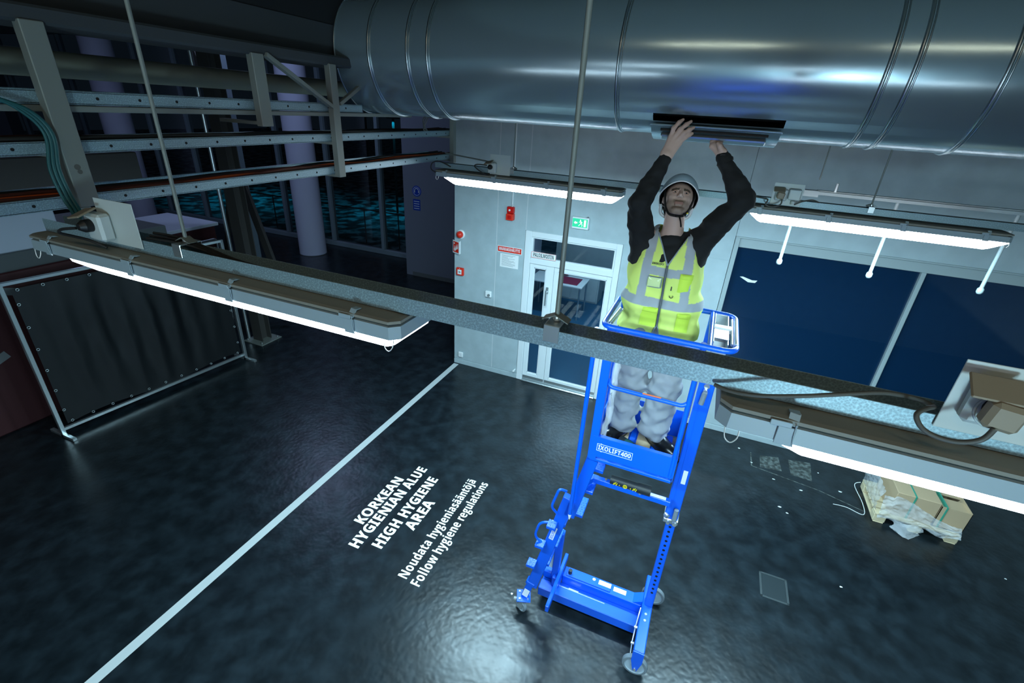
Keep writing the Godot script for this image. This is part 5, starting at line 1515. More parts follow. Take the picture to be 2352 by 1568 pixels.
	# steel floor plate
	var h := thing("floor_plate", Vector3(1.335, 0, -3.9), "square steel floor plate set in the dark floor", "floor plate")
	part("rim", MB.new().span(Vector3(1.21, 0, -4.05), Vector3(1.46, 0.003, -4.03)).span(Vector3(1.21, 0, -3.77), Vector3(1.46, 0.003, -3.75)).span(Vector3(1.21, 0, -4.05), Vector3(1.23, 0.003, -3.75)).span(Vector3(1.44, 0, -4.05), Vector3(1.46, 0.003, -3.75)), mat("plate_rim", Color(0.27, 0.30, 0.31), 0.45, 0.3), h)
	part("lid", MB.new().span(Vector3(1.232, 0, -4.028), Vector3(1.438, 0.002, -3.772)), mat("plate_dark", Color(0.19, 0.225, 0.24), 0.4, 0.3), h)
	# worn pale rectangles and scuffs left on the coating
	var wm := mat("worn_patch", Color(0.40, 0.43, 0.42), 0.6)
	wm.albedo_texture = tex(noise_image(256, 0.03, FastNoiseLite.TYPE_SIMPLEX, 5, 71, 0.5, 1.0, 1.6))
	tri_map(wm, 1.5)
	var w := thing("worn_marks", Vector3(1.6, 0, -5.95), "two pale worn rectangles left on the floor below the window", "floor marks")
	part("patch", MB.new().prism(PackedVector2Array([Vector2(1.31, 6.06), Vector2(1.54, 6.13), Vector2(1.56, 5.84), Vector2(1.30, 5.80)]), 0.0008, Transform3D(Basis(Vector3.RIGHT, Vector3(0, 0, -1), Vector3.UP), Vector3.ZERO)), wm, w)
	part("patch", MB.new().prism(PackedVector2Array([Vector2(1.66, 6.14), Vector2(1.93, 6.20), Vector2(1.90, 5.80), Vector2(1.66, 5.82)]), 0.0008, Transform3D(Basis(Vector3.RIGHT, Vector3(0, 0, -1), Vector3.UP), Vector3.ZERO)), wm, w)
	part("outline", MB.new().span(Vector3(1.19, 0, -6.08), Vector3(1.205, 0.0006, -5.78)).prism(PackedVector2Array([Vector2(1.19, 5.79), Vector2(1.96, 5.66), Vector2(2.40, 5.50), Vector2(2.40, 5.485), Vector2(1.96, 5.645), Vector2(1.19, 5.775)]), 0.0006, Transform3D(Basis(Vector3.RIGHT, Vector3(0, 0, -1), Vector3.UP), Vector3.ZERO)), wm, w)
	# scraps
	var r := RandomNumberGenerator.new()
	r.seed = 17
	for q in [[2.0, -6.02], [1.75, -5.55], [1.45, -5.62], [1.2, -5.85], [1.55, -5.05], [1.48, -5.12], [3.55, -5.05], [2.2, -5.75], [1.05, -6.1], [1.95, -4.2]]:
		var m := MB.new()
		var a := r.randf() * TAU
		var s := r.randf_range(0.012, 0.028)
		var pg := PackedVector2Array()
		for k in 5:
			var g := a + TAU * k / 5.0
			pg.append(Vector2(cos(g) * s * r.randf_range(0.5, 1.2), sin(g) * s * r.randf_range(0.3, 0.7)))
		m.prism(pg, 0.003, Transform3D(Basis(Vector3.RIGHT, Vector3(0, 0, -1), Vector3.UP), Vector3(q[0], 0.0, q[1])))
		single("paper_scrap", m, M.sticker, "tiny white scrap lying on the dark floor near the pallet", "scrap", "white scraps on the floor")

# ---------------------------------------------------------------- smooth bodies
# bones: [a, b, radius a, radius b]; distances are joined with a smooth minimum and meshed as surface nets
var fn := FastNoiseLite.new()

func field(bones: Array, blend: float, p: Vector3) -> float:
	var s := 0.0
	for b in bones:
		var a: Vector3 = b[0]
		var ab: Vector3 = b[1] - a
		var t := clampf((p - a).dot(ab) / maxf(ab.length_squared(), 1e-9), 0.0, 1.0)
		s += exp(-((p - a - ab * t).length() - lerpf(b[2], b[3], t)) / blend)
	return -blend * log(maxf(s, 1e-12))

func net(mb: MB, bones: Array, cell: float, blend: float, amp := 0.0, freq := Vector3.ONE, cut_y := -99.0, keep := 0, top_y := 99.0) -> void:
	var lo := Vector3.ONE * 1e9
	var hi := -lo
	for b in bones:
		for e in 2:
			var r := Vector3.ONE * (float(b[2 + e]) + 2.5 * cell + amp)
			lo = lo.min(b[e] - r)
			hi = hi.max(b[e] + r)
	var nx := int((hi.x - lo.x) / cell) + 2
	var ny := int((hi.y - lo.y) / cell) + 2
	var nz := int((hi.z - lo.z) / cell) + 2
	var s := PackedFloat32Array()
	s.resize(nx * ny * nz)
	for b in bones:
		var a: Vector3 = b[0]
		var ab: Vector3 = b[1] - a
		var l2 := maxf(ab.length_squared(), 1e-9)
		var ra: float = b[2]
		var rb: float = b[3]
		var pad := maxf(ra, rb) + maxf(3.0 * cell, 3.5 * blend) + amp
		var i0 := ((a.min(b[1]) - Vector3.ONE * pad - lo) / cell).floor()
		var i1 := ((a.max(b[1]) + Vector3.ONE * pad - lo) / cell).ceil()
		for k in range(maxi(int(i0.z), 0), mini(int(i1.z), nz - 1) + 1):
			for j in range(maxi(int(i0.y), 0), mini(int(i1.y), ny - 1) + 1):
				var row := (k * ny + j) * nx
				for i in range(maxi(int(i0.x), 0), mini(int(i1.x), nx - 1) + 1):
					var d := lo + Vector3(i, j, k) * cell - a
					var t := clampf(d.dot(ab) / l2, 0.0, 1.0)
					var q := (d - ab * t).length() - ra - (rb - ra) * t
					if q < pad:
						s[row + i] += exp(-q / blend)
	for k in nz:
		for j in ny:
			for i in nx:
				var id := (k * ny + j) * nx + i
				var d := 1.0
				if s[id] > 1e-9:
					d = -blend * log(s[id])
					if amp > 0.0 and absf(d) < 0.06:
						var p := (lo + Vector3(i, j, k) * cell) * freq
						d += amp * fn.get_noise_3dv(p)
				s[id] = d
	var ids := PackedInt32Array()
	ids.resize(nx * ny * nz)
	ids.fill(-1)
	var pts := PackedVector3Array()
	var dx := 1
	var dy := nx
	var dz := nx * ny
	var corner := [0, dx, dy, dx + dy, dz, dx + dz, dy + dz, dx + dy + dz]
	var cv := [Vector3(0, 0, 0), Vector3(1, 0, 0), Vector3(0, 1, 0), Vector3(1, 1, 0), Vector3(0, 0, 1), Vector3(1, 0, 1), Vector3(0, 1, 1), Vector3(1, 1, 1)]
	var edges := [[0, 1], [2, 3], [4, 5], [6, 7], [0, 2], [1, 3], [4, 6], [5, 7], [0, 4], [1, 5], [2, 6], [3, 7]]
	for k in nz - 1:
		for j in ny - 1:
			for i in nx - 1:
				var id := (k * ny + j) * nx + i
				var m := 0
				for c in 8:
					if s[id + corner[c]] < 0.0:
						m += 1
				if m == 0 or m == 8:
					continue
				var sum := Vector3.ZERO
				var cnt := 0
				for e in edges:
					var v0 := s[id + corner[e[0]]]
					var v1 := s[id + corner[e[1]]]
					if (v0 < 0.0) != (v1 < 0.0):
						sum += cv[e[0]].lerp(cv[e[1]], v0 / (v0 - v1))
						cnt += 1
				ids[id] = pts.size()
				pts.append(lo + (Vector3(i, j, k) + sum / cnt) * cell)
	var quads := PackedInt32Array()
	for k in range(1, nz - 1):
		for j in range(1, ny - 1):
			for i in range(1, nx - 1):
				var id := (k * ny + j) * nx + i
				var v0 := s[id] < 0.0
				if (s[id + dx] < 0.0) != v0:
					quads.append_array([ids[id], ids[id - dy], ids[id - dy - dz], ids[id - dz]])
				if (s[id + dy] < 0.0) != v0:
					quads.append_array([ids[id], ids[id - dx], ids[id - dx - dz], ids[id - dz]])
				if (s[id + dz] < 0.0) != v0:
					quads.append_array([ids[id], ids[id - dx], ids[id - dx - dy], ids[id - dy]])
	# outward normals from the field
	var nn := PackedVector3Array()
	nn.resize(pts.size())
	for p in pts.size():
		var g := (pts[p] - lo) / cell
		var i := clampi(int(g.x), 1, nx - 3)
		var j := clampi(int(g.y), 1, ny - 3)
		var k := clampi(int(g.z), 1, nz - 3)
		var fx := g.x - i
		var fy := g.y - j
		var fz := g.z - k
		var grad := Vector3.ZERO
		for c in 8:
			var w: float = (fx if c & 1 else 1.0 - fx) * (fy if c & 2 else 1.0 - fy) * (fz if c & 4 else 1.0 - fz)
			var id := (k * ny + j) * nx + i + int(corner[c])
			grad += w * Vector3(s[id + dx] - s[id - dx], s[id + dy] - s[id - dy], s[id + dz] - s[id - dz])
		nn[p] = grad.normalized()
	for q in range(0, quads.size(), 4):
		var a := quads[q]
		var b := quads[q + 1]
		var c := quads[q + 2]
		var d := quads[q + 3]
		if a < 0 or b < 0 or c < 0 or d < 0:
			continue
		var mid := (pts[a] + pts[c]) / 2.0
		if mid.y < cut_y or mid.y > top_y or (keep == 1 and not vest_keeps(mid)):
			continue
		if keep == 1:
			for e in [[a, b, c], [a, c, d]]:
				mb.tri(pts[e[0]], pts[e[1]], pts[e[2]], nn[e[0]], nn[e[1]], nn[e[2]])
				# colour each corner by the cloth there
				var n0 := mb.v.size() - 3
				for w in 3:
					mb.c[n0 + w] = vest_color(mb.v[n0 + w], mb.n[n0 + w])
		elif keep == 2:
			for e in [[a, b, c], [a, c, d]]:
				mb.tri(pts[e[0]], pts[e[1]], pts[e[2]], nn[e[0]], nn[e[1]], nn[e[2]])
				var n0 := mb.v.size() - 3
				for w in 3:
					mb.c[n0 + w] = skin_color(mb.v[n0 + w])
		else:
			mb.tri(pts[a], pts[b], pts[c], nn[a], nn[b], nn[c])
			mb.tri(pts[a], pts[c], pts[d], nn[a], nn[c], nn[d])

# ---------------------------------------------------------------- the man
const LIME := Color(0.70, 0.86, 0.19)
const TAPE := Color(0.36, 0.40, 0.43)
var NECK := Vector3(-0.182, 3.385, -2.985)
var head_xf := Transform3D()

# middle line of the vest front, leaning a little
func vest_mid(y: float) -> float:
	return -0.158 + (y - 2.77) * -0.022

func vest_keeps(p: Vector3) -> bool:
	var u := p.x - vest_mid(p.y)
	# neck opening: a deep V in front, a shallow curve behind
	if p.z > -2.985 and p.y > 3.225 + absf(u) * 2.0:
		return false
	if p.z <= -2.985 and p.y > 3.405 - absf(u) * 0.2 and absf(u) < 0.07:
		return false
	# open hem below the zip
	if p.z > -2.9 and p.y < 2.84 and absf(u) < 0.004 + (2.84 - p.y) * 0.28:
		return false
	return true

func vest_color(p: Vector3, n: Vector3) -> Color:
	var u := p.x - vest_mid(p.y)
	var front := p.z > -2.985
	# shoulder and chest bands
	if absf(p.y - 2.985 - 0.02 * absf(u)) < 0.028:
		return TAPE
	var vert := absf(u) - 0.118 - (3.2 - p.y) * 0.06
	if p.y > 2.985 and absf(vert) < 0.026 and front:
		return TAPE
	if front and absf(p.y - 3.182 - 0.10 * (absf(u) - 0.05)) < 0.026 and absf(u) < 0.12:
		return TAPE
	if not front and p.y > 2.985 and absf(absf(u) - 0.12) < 0.026:
		return TAPE
	return LIME

func skin_color(p: Vector3) -> Color:
	var q := head_xf.affine_inverse() * p
	var skin := Color(0.60, 0.42, 0.35)
	if p.distance_to(head_xf.origin) > 0.2:
		return skin
	# stubble on the jaw and upper lip, brows, lips
	var b := smoothstep(-0.012, -0.045, q.y) * smoothstep(0.0, 0.05, q.z)
	var beard := Color(0.20, 0.145, 0.105)
	var c := skin.lerp(beard, 0.75 * b)
	if absf(q.y + 0.036) < 0.008 and absf(q.x) < 0.034 and q.z > 0.07:
		c = skin.lerp(beard, 0.85)
	if absf(q.y + 0.052) < 0.007 and absf(q.x) < 0.024 and q.z > 0.07:
		c = Color(0.33, 0.175, 0.145)
	if absf(q.y - 0.032 + absf(absf(q.x) - 0.032) * 0.15) < 0.0065 and absf(absf(q.x) - 0.032) < 0.020 and q.z > 0.06:
		c = Color(0.08, 0.055, 0.04)
	return c

func vest_front(bones: Array, blend: float, x: float, y: float) -> Vector3:
	var z := -2.6
	for k in 60:
		var d := field(bones, blend, Vector3(x, y, z))
		if d < 0.001:
			break
		z -= maxf(d * 0.8, 0.001)
	return Vector3(x, y, z)

func man() -> void:
	fn.seed = 5
	fn.frequency = 1.0
	fn.fractal_octaves = 2
	var t := thing("person", Vector3(-0.12, 1.925, -2.92), "man in lime vest, helmet and grey trousers reaching up to the duct hatch", "person")
	var skin := mat("skin", Color(1, 1, 1), 0.55)
	skin.vertex_color_use_as_albedo = true
	var shirt := mat("black_shirt", Color(0.075, 0.085, 0.09), 0.85)
	shirt.rim_enabled = true
	shirt.rim = 0.25
	var trousers := mat("grey_trousers", Color(0.56, 0.58, 0.60), 0.8)
	var boots := mat("black_boots", Color(0.055, 0.06, 0.065), 0.28)
	var cloth := mat("lime_vest", Color(1, 1, 1), 0.75)
	cloth.vertex_color_use_as_albedo = true
	var helmet := mat("helmet_shell", Color(0.62, 0.72, 0.78), 0.25)
	var strap := mat("strap_black", Color(0.03, 0.032, 0.035), 0.6)
	# joints
	var rs := Vector3(-0.338, 3.315, -2.975)
	var re := Vector3(-0.388, 3.560, -2.850)
	var rw := Vector3(-0.296, 3.800, -2.935)
	var lsh := Vector3(-0.030, 3.355, -2.985)
	var le := Vector3(0.146, 3.630, -2.930)
	var lw := Vector3(-0.012, 3.838, -2.985)
	# head frame: looking up and a little to his left
	var fwd := Vector3(0.12, 0.58, 0.80).normalized()
	var side := Vector3(0.98, -0.05, -0.14)
	var upv := fwd.cross(side).normalized()
	side = upv.cross(fwd).normalized()
	head_xf = Transform3D(Basis(side, upv, fwd), Vector3(-0.190, 3.572, -3.0))
	# ---- body (skin): one continuous figure, finer at head and hands
	var body := MB.new()
	var torso := [[Vector3(-0.25, 3.22, -3.0), Vector3(-0.11, 3.22, -3.0), 0.07, 0.07], [Vector3(-0.22, 2.78, -2.99), Vector3(-0.10, 2.78, -2.99), 0.085, 0.085], [Vector3(-0.18, 3.22, -3.0), Vector3(-0.16, 2.78, -2.99), 0.075, 0.085]]
	var limbs := [[rs + Vector3(0.04, 0, 0), re, 0.045, 0.036], [re, rw, 0.036, 0.026], [lsh, le, 0.045, 0.036], [le, lw, 0.036, 0.026], [Vector3(-0.24, 2.75, -2.97), Vector3(-0.25, 2.40, -2.90), 0.075, 0.05], [Vector3(-0.25, 2.40, -2.90), Vector3(-0.255, 2.02, -2.96), 0.05, 0.036], [Vector3(-0.08, 2.75, -2.97), Vector3(-0.025, 2.44, -2.89), 0.075, 0.05], [Vector3(-0.025, 2.44, -2.89), Vector3(-0.012, 2.03, -2.95), 0.05, 0.036]]
	var neck := [[NECK + Vector3(0, -0.08, 0), head_xf * Vector3(0, -0.05, -0.03), 0.062, 0.056], [rs + Vector3(0.04, 0, -0.02), NECK + Vector3(0, -0.09, -0.02), 0.04, 0.04], [lsh + Vector3(0, 0, -0.02), NECK + Vector3(0, -0.09, -0.02), 0.04, 0.04]]
	net(body, torso + limbs + neck, 0.014, 0.02, 0.0, Vector3.ONE, -99.0, 2)
	net(body, head_bones() + [[NECK, head_xf * Vector3(0, -0.05, -0.03), 0.060, 0.054]], 0.0042, 0.0034, 0.0, Vector3.ONE, -99.0, 2)
	net(body, right_hand(rw), 0.0034, 0.0042, 0.0, Vector3.ONE, -99.0, 2)
	net(body, left_hand(lw), 0.0034, 0.0042, 0.0, Vector3.ONE, -99.0, 2)
	part("body", body, skin, t)
	face(t, strap)
	# ---- shirt with long sleeves
	var sh := MB.new()
	var sb := [[Vector3(-0.245, 3.24, -2.985), Vector3(-0.12, 3.24, -2.985), 0.105, 0.105], [NECK + Vector3(0, -0.035, 0.0), NECK + Vector3(0, -0.13, 0.010), 0.070, 0.085], [rs, rs.lerp(re, 0.5) + Vector3(-0.01, 0, 0), 0.078, 0.066], [rs.lerp(re, 0.5) + Vector3(-0.01, 0, 0), re, 0.066, 0.055], [re, re.lerp(rw, 0.35), 0.055, 0.052], [re.lerp(rw, 0.35), rw - (rw - re).normalized() * 0.01, 0.052, 0.038], [rs + Vector3(0.0, -0.09, 0.01), rs, 0.075, 0.07], [rs, NECK + Vector3(-0.02, -0.075, -0.01), 0.055, 0.05], [lsh, NECK + Vector3(0.02, -0.075, -0.01), 0.055, 0.05], [lsh + Vector3(-0.005, -0.10, 0), lsh, 0.075, 0.07], [lsh, lsh.lerp(le, 0.5), 0.076, 0.066], [lsh.lerp(le, 0.5), le, 0.066, 0.055], [le, le.lerp(lw, 0.35), 0.055, 0.052], [le.lerp(lw, 0.35), lw - (lw - le).normalized() * 0.012, 0.050, 0.037]]
	net(sh, sb, 0.009, 0.012, 0.012, Vector3(9, 14, 9))
	part("shirt", sh, shirt, t)
	# ---- vest
	var vb := vest_bones()
	var ve := MB.new()
	net(ve, vb, 0.0060, 0.02, 0.016, Vector3(7, 5, 7), 2.772, 1)
	var vo := part("vest", ve, cloth, t, "lime high visibility vest with grey reflective bands")
	var bind := mat("vest_binding", Color(0.55, 0.60, 0.64), 0.6)
	# binding along the V and the zip
	for s in [-1.0, 1.0]:
		var pa := []
		for k in 9:
			var y := lerpf(3.225, 3.395, k / 8.0)
			var pp := vest_front(vb, 0.02, vest_mid(y) + s * (y - 3.225) * 0.5, y)
			pa.append(pp + Vector3(0, 0, 0.004))
		part("neck_binding", MB.new().tube(pa, 0.0048, 6), bind, vo)
	var zp := []
	for k in 16:
		var y := lerpf(2.835, 3.225, k / 15.0)
		zp.append(vest_front(vb, 0.02, vest_mid(y), y) + Vector3(0, 0, 0.007))
	part("zip", MB.new().tube(zp, 0.0075, 6), mat("zip_grey", Color(0.33, 0.36, 0.38), 0.5), vo)
	for s in [-1.0, 1.0]:
		var hm := []
		for k in 10:
			var y := lerpf(2.838, 2.778, minf(k / 5.0, 1.0))
			var x: float = vest_mid(y) + s * (0.005 + (2.84 - y) * 0.30 + maxf(k - 5.0, 0.0) * 0.03)
			hm.append(vest_front(vb, 0.02, x, y) + Vector3(0, 0, 0.003))
		part("hem_binding", MB.new().tube(hm, 0.0042, 6), bind, vo)
	# pockets and print
	var limes := mat("pocket_lime", Color(0.80, 0.93, 0.30), 0.75)
	for q in [[-0.27, 2.83, 0.10, 0.13], [-0.055, 2.83, 0.075, 0.12], [-0.085, 3.075, 0.07, 0.115], [-0.25, 3.055, 0.0, 0.0]]:
		if q[2] > 0.0:
			patch(vb, q[0], q[1], q[2], q[3], 0.006, limes, vo, "pocket")
			patch(vb, q[0], q[1] + q[3] * 0.72, q[2] * 1.04, q[3] * 0.28, 0.010, limes, vo, "pocket_flap")
	patch(vb, -0.262, 3.085, 0.075, 0.062, 0.005, mat("id_window", Color(0.86, 0.93, 0.66), 0.15), vo, "card_window")
	for q in [[-0.262, 3.082, 0.078, 0.005], [-0.262, 3.146, 0.078, 0.005], [-0.186, 3.085, 0.006, 0.066]]:
		patch(vb, q[0], q[1], q[2], q[3], 0.008, bind, vo, "card_frame")
	var tc := vest_front(vb, 0.02, -0.222, 3.225)
	lettering("IXOLIFT", 0.012, 0.002, Transform3D(Basis(Vector3.RIGHT, -0.15) * Basis(Vector3.UP, -0.12), tc + Vector3(0, 0.004, 0.012)), M.black, vo, 0.068)
	var hk := vest_front(vb, 0.02, -0.112, 3.045) + Vector3(0, 0, 0.012)
	part("hook_ring", MB.new().tube(arc(hk, Vector3.RIGHT, Vector3.UP, 0.010, PI * 0.9, PI * 2.2, 10), 0.0022, 6).box(hk + Vector3(-0.008, 0.05, 0), Vector3(0.006, 0.03, 0.002)), M.black, vo)
	# ---- trousers
	var tr := MB.new()
	var tb := [[Vector3(-0.23, 2.76, -2.985), Vector3(-0.09, 2.78, -2.985), 0.115, 0.115], [Vector3(-0.245, 2.74, -2.97), Vector3(-0.25, 2.42, -2.905), 0.115, 0.095], [Vector3(-0.25, 2.42, -2.905), Vector3(-0.265, 2.20, -2.93), 0.095, 0.088], [Vector3(-0.265, 2.20, -2.93), Vector3(-0.272, 2.045, -2.95), 0.092, 0.090], [Vector3(-0.272, 2.05, -2.95), Vector3(-0.262, 1.995, -2.95), 0.088, 0.070], [Vector3(-0.07, 2.74, -2.97), Vector3(-0.030, 2.45, -2.89), 0.115, 0.095], [Vector3(-0.030, 2.45, -2.89), Vector3(-0.040, 2.22, -2.92), 0.095, 0.088], [Vector3(-0.040, 2.22, -2.92), Vector3(-0.045, 2.07, -2.94), 0.092, 0.094], [Vector3(-0.045, 2.07, -2.94), Vector3(-0.020, 2.015, -2.94), 0.088, 0.070]]
	net(tr, tb, 0.010, 0.012, 0.024, Vector3(7.0, 8.0, 7.0), 1.985)
	part("trousers", tr, trousers, t)
	# ---- boots
	for q in [[Vector3(-0.262, 0, -2.95), Vector3(-0.40, 0, -2.855) + Vector3(0.09, 0, 0)], [Vector3(-0.015, 0, -2.945), Vector3(0.095, 0, -2.845)]]:
		var a: Vector3 = q[0]
		var d: Vector3 = (q[1] - a).normalized()
		var f := 1.925
		var m := MB.new()
		net(m, [[a + Vector3(0, f + 0.14, 0), a + Vector3(0, f + 0.05, 0), 0.052, 0.046], [a - d * 0.055 + Vector3(0, f + 0.042, 0), a + d * 0.05 + Vector3(0, f + 0.046, 0), 0.040, 0.044], [a + d * 0.05 + Vector3(0, f + 0.046, 0), a + d * 0.145 + Vector3(0, f + 0.042, 0), 0.046, 0.046], [a + d * 0.145 + Vector3(0, f + 0.042, 0), a + d * 0.185 + Vector3(0, f + 0.040, 0), 0.044, 0.038]], 0.006, 0.010, 0.0, Vector3.ONE, f + 0.018)
		var bt := part("boot", m, boots, t)
		# welted sole
		var out := []
		var sd := d.cross(Vector3.UP).normalized()
		for k in 20:
			var g := TAU * k / 20.0
			var c := cos(g)
			out.append(a + d * (0.065 + 0.168 * c) + sd * (0.049 + 0.008 * c) * sin(g) + Vector3(0, f, 0))
		var up2 := []
		for p in out:
			up2.append(p + Vector3(0, 0.024, 0))
		var so := MB.new().grid([out, up2], true)
		so.fan(up2, Vector3.UP).fan(out, Vector3.DOWN)
		part("sole", so, M.black, bt)
	# ---- helmet
	helmet_on(t, helmet, strap)
	# ---- watch and cuff on his left wrist
	var wd := (lw - le).normalized()
	var wa := lw - wd * 0.006
	part("watch", MB.new().tube([wa - wd * 0.010, wa + wd * 0.012], 0.0335, 18).box(wa + Vector3(0, 0, 0.033), Vector3(0.03, 0.03, 0.010), Basis(), 0.004), M.black, t)
	part("watch_edge", MB.new().tube([wa - wd * 0.016, wa - wd * 0.011], 0.0345, 18), M.zinc, t)
	part("cuff", MB.new().tube([wa - wd * 0.045, wa - wd * 0.030, wa - wd * 0.018], [0.040, 0.045, 0.038], 16), shirt, t)

func vest_bones() -> Array:
	return [[Vector3(-0.285, 2.76, -2.985), Vector3(-0.035, 2.775, -2.985), 0.135, 0.135], [Vector3(-0.280, 2.95, -2.985), Vector3(-0.055, 2.96, -2.985), 0.132, 0.132], [Vector3(-0.285, 3.12, -2.985), Vector3(-0.075, 3.13, -2.985), 0.125, 0.125], [Vector3(-0.285, 3.22, -2.985), Vector3(-0.085, 3.23, -2.985), 0.110, 0.110], [Vector3(-0.272, 3.325, -2.985), NECK + Vector3(-0.062, -0.02, -0.005), 0.084, 0.066], [Vector3(-0.085, 3.345, -2.985), NECK + Vector3(0.062, -0.02, -0.005), 0.084, 0.066]]

func patch(vb: Array, x: float, y: float, w: float, h: float, lift: float, m: Material, parent: Node, called: String) -> void:
	var rows := []
	for j in 7:
		var row := []
		for i in 7:
			var v := j / 6.0
			var u := i / 6.0
			var e := 0.0 if i == 0 or j == 0 or i == 6 or j == 6 else lift
			row.append(vest_front(vb, 0.02, x + w * u, y + h * v) + Vector3(0, 0, e + 0.004))
		rows.append(row)
	part(called, MB.new().grid(rows, false, Vector3.BACK), m, parent)

func head_bones() -> Array:
	var H := head_xf
	var o := []
	# local axes: x to his left, y up, z forward; skull, face, jaw, nose, brow, lips, ears
	for b in [[[0, 0.045, -0.025], [0, 0.03, 0.01], 0.078, 0.074], [[-0.012, 0.01, 0.012], [0.012, 0.01, 0.012], 0.062, 0.062], [[-0.018, -0.035, 0.028], [0.018, -0.035, 0.028], 0.046, 0.046], [[-0.034, -0.052, 0.012], [-0.014, -0.085, 0.056], 0.026, 0.020], [[0.034, -0.052, 0.012], [0.014, -0.085, 0.056], 0.026, 0.020], [[-0.012, -0.088, 0.060], [0.012, -0.088, 0.060], 0.019, 0.019],
		[[0, 0.026, 0.083], [0, -0.012, 0.101], 0.0075, 0.0105], [[-0.011, -0.016, 0.090], [0.011, -0.016, 0.090], 0.0075, 0.0075],
		[[-0.036, 0.033, 0.068], [-0.012, 0.031, 0.078], 0.0085, 0.009], [[0.036, 0.033, 0.068], [0.012, 0.031, 0.078], 0.0085, 0.009],
		[[-0.040, -0.008, 0.052], [-0.03, -0.012, 0.058], 0.020, 0.020], [[0.040, -0.008, 0.052], [0.03, -0.012, 0.058], 0.020, 0.020],
		[[-0.018, -0.046, 0.078], [0.018, -0.046, 0.078], 0.0065, 0.0065], [[-0.015, -0.057, 0.076], [0.015, -0.057, 0.076], 0.0065, 0.0065], [[-0.008, -0.088, 0.072], [0.008, -0.088, 0.072], 0.013, 0.013],
		[[-0.079, 0.016, -0.012], [-0.078, -0.018, -0.004], 0.0085, 0.0065], [[-0.083, 0.014, -0.020], [-0.082, -0.008, -0.018], 0.006, 0.006], [[0.079, 0.016, -0.012], [0.078, -0.018, -0.004], 0.0085, 0.0065], [[0.083, 0.014, -0.020], [0.082, -0.008, -0.018], 0.006, 0.006],
		[[0, 0.0, -0.03], [0, -0.06, -0.03], 0.056, 0.05]]:
		o.append([H * Vector3(b[0][0], b[0][1], b[0][2]), H * Vector3(b[1][0], b[1][1], b[1][2]), b[2], b[3]])
	return o

func face(t: Node3D, strap: Material) -> void:
	var H := head_xf
	var white := mat("eye_white", Color(0.80, 0.78, 0.76), 0.2)
	var iris := mat("eye_iris", Color(0.12, 0.09, 0.07), 0.15)
	for s in [-1.0, 1.0]:
		var e := MB.new()
		e.lathe([Vector2(0, -0.0105), Vector2(0.006, -0.009), Vector2(0.0105, 0), Vector2(0.006, 0.009), Vector2(0, 0.0105)], Transform3D(H.basis, H * Vector3(s * 0.031, 0.013, 0.0690)), 14, true)
		var eo := part("eye", e, white, t)
		part("iris", MB.new().lathe([Vector2(0.005, 0), Vector2(0.004, 0.0012), Vector2(0, 0.0016)], Transform3D(H.basis * Basis(Vector3.RIGHT, PI / 2), H * Vector3(s * 0.031, 0.0155, 0.0787)), 12), iris, eo)
		# lids
		part("eyelid", MB.new().tube([H * Vector3(s * 0.019, 0.0165, 0.0785), H * Vector3(s * 0.026, 0.0215, 0.0805), H * Vector3(s * 0.034, 0.0215, 0.0790), H * Vector3(s * 0.043, 0.0160, 0.0725)], 0.0042, 8).tube([H * Vector3(s * 0.020, 0.0105, 0.0775), H * Vector3(s * 0.030, 0.0055, 0.0785), H * Vector3(s * 0.042, 0.0105, 0.0715)], 0.0036, 8), mat("lid_skin", Color(0.70, 0.55, 0.48), 0.6), t)
	# short dark hair at temples and nape, under the helmet
	var hr := MB.new()
	net(hr, [[H * Vector3(-0.062, 0.06, -0.02), H * Vector3(-0.074, 0.03, -0.006), 0.022, 0.010], [H * Vector3(0.062, 0.06, -0.02), H * Vector3(0.074, 0.03, -0.006), 0.022, 0.010], [H * Vector3(-0.045, 0.02, -0.075), H * Vector3(0.045, 0.02, -0.075), 0.035, 0.035], [H * Vector3(-0.04, -0.035, -0.07), H * Vector3(0.04, -0.035, -0.07), 0.026, 0.026]], 0.006, 0.012)
	part("hair", hr, mat("dark_hair", Color(0.07, 0.055, 0.045), 0.7), t)

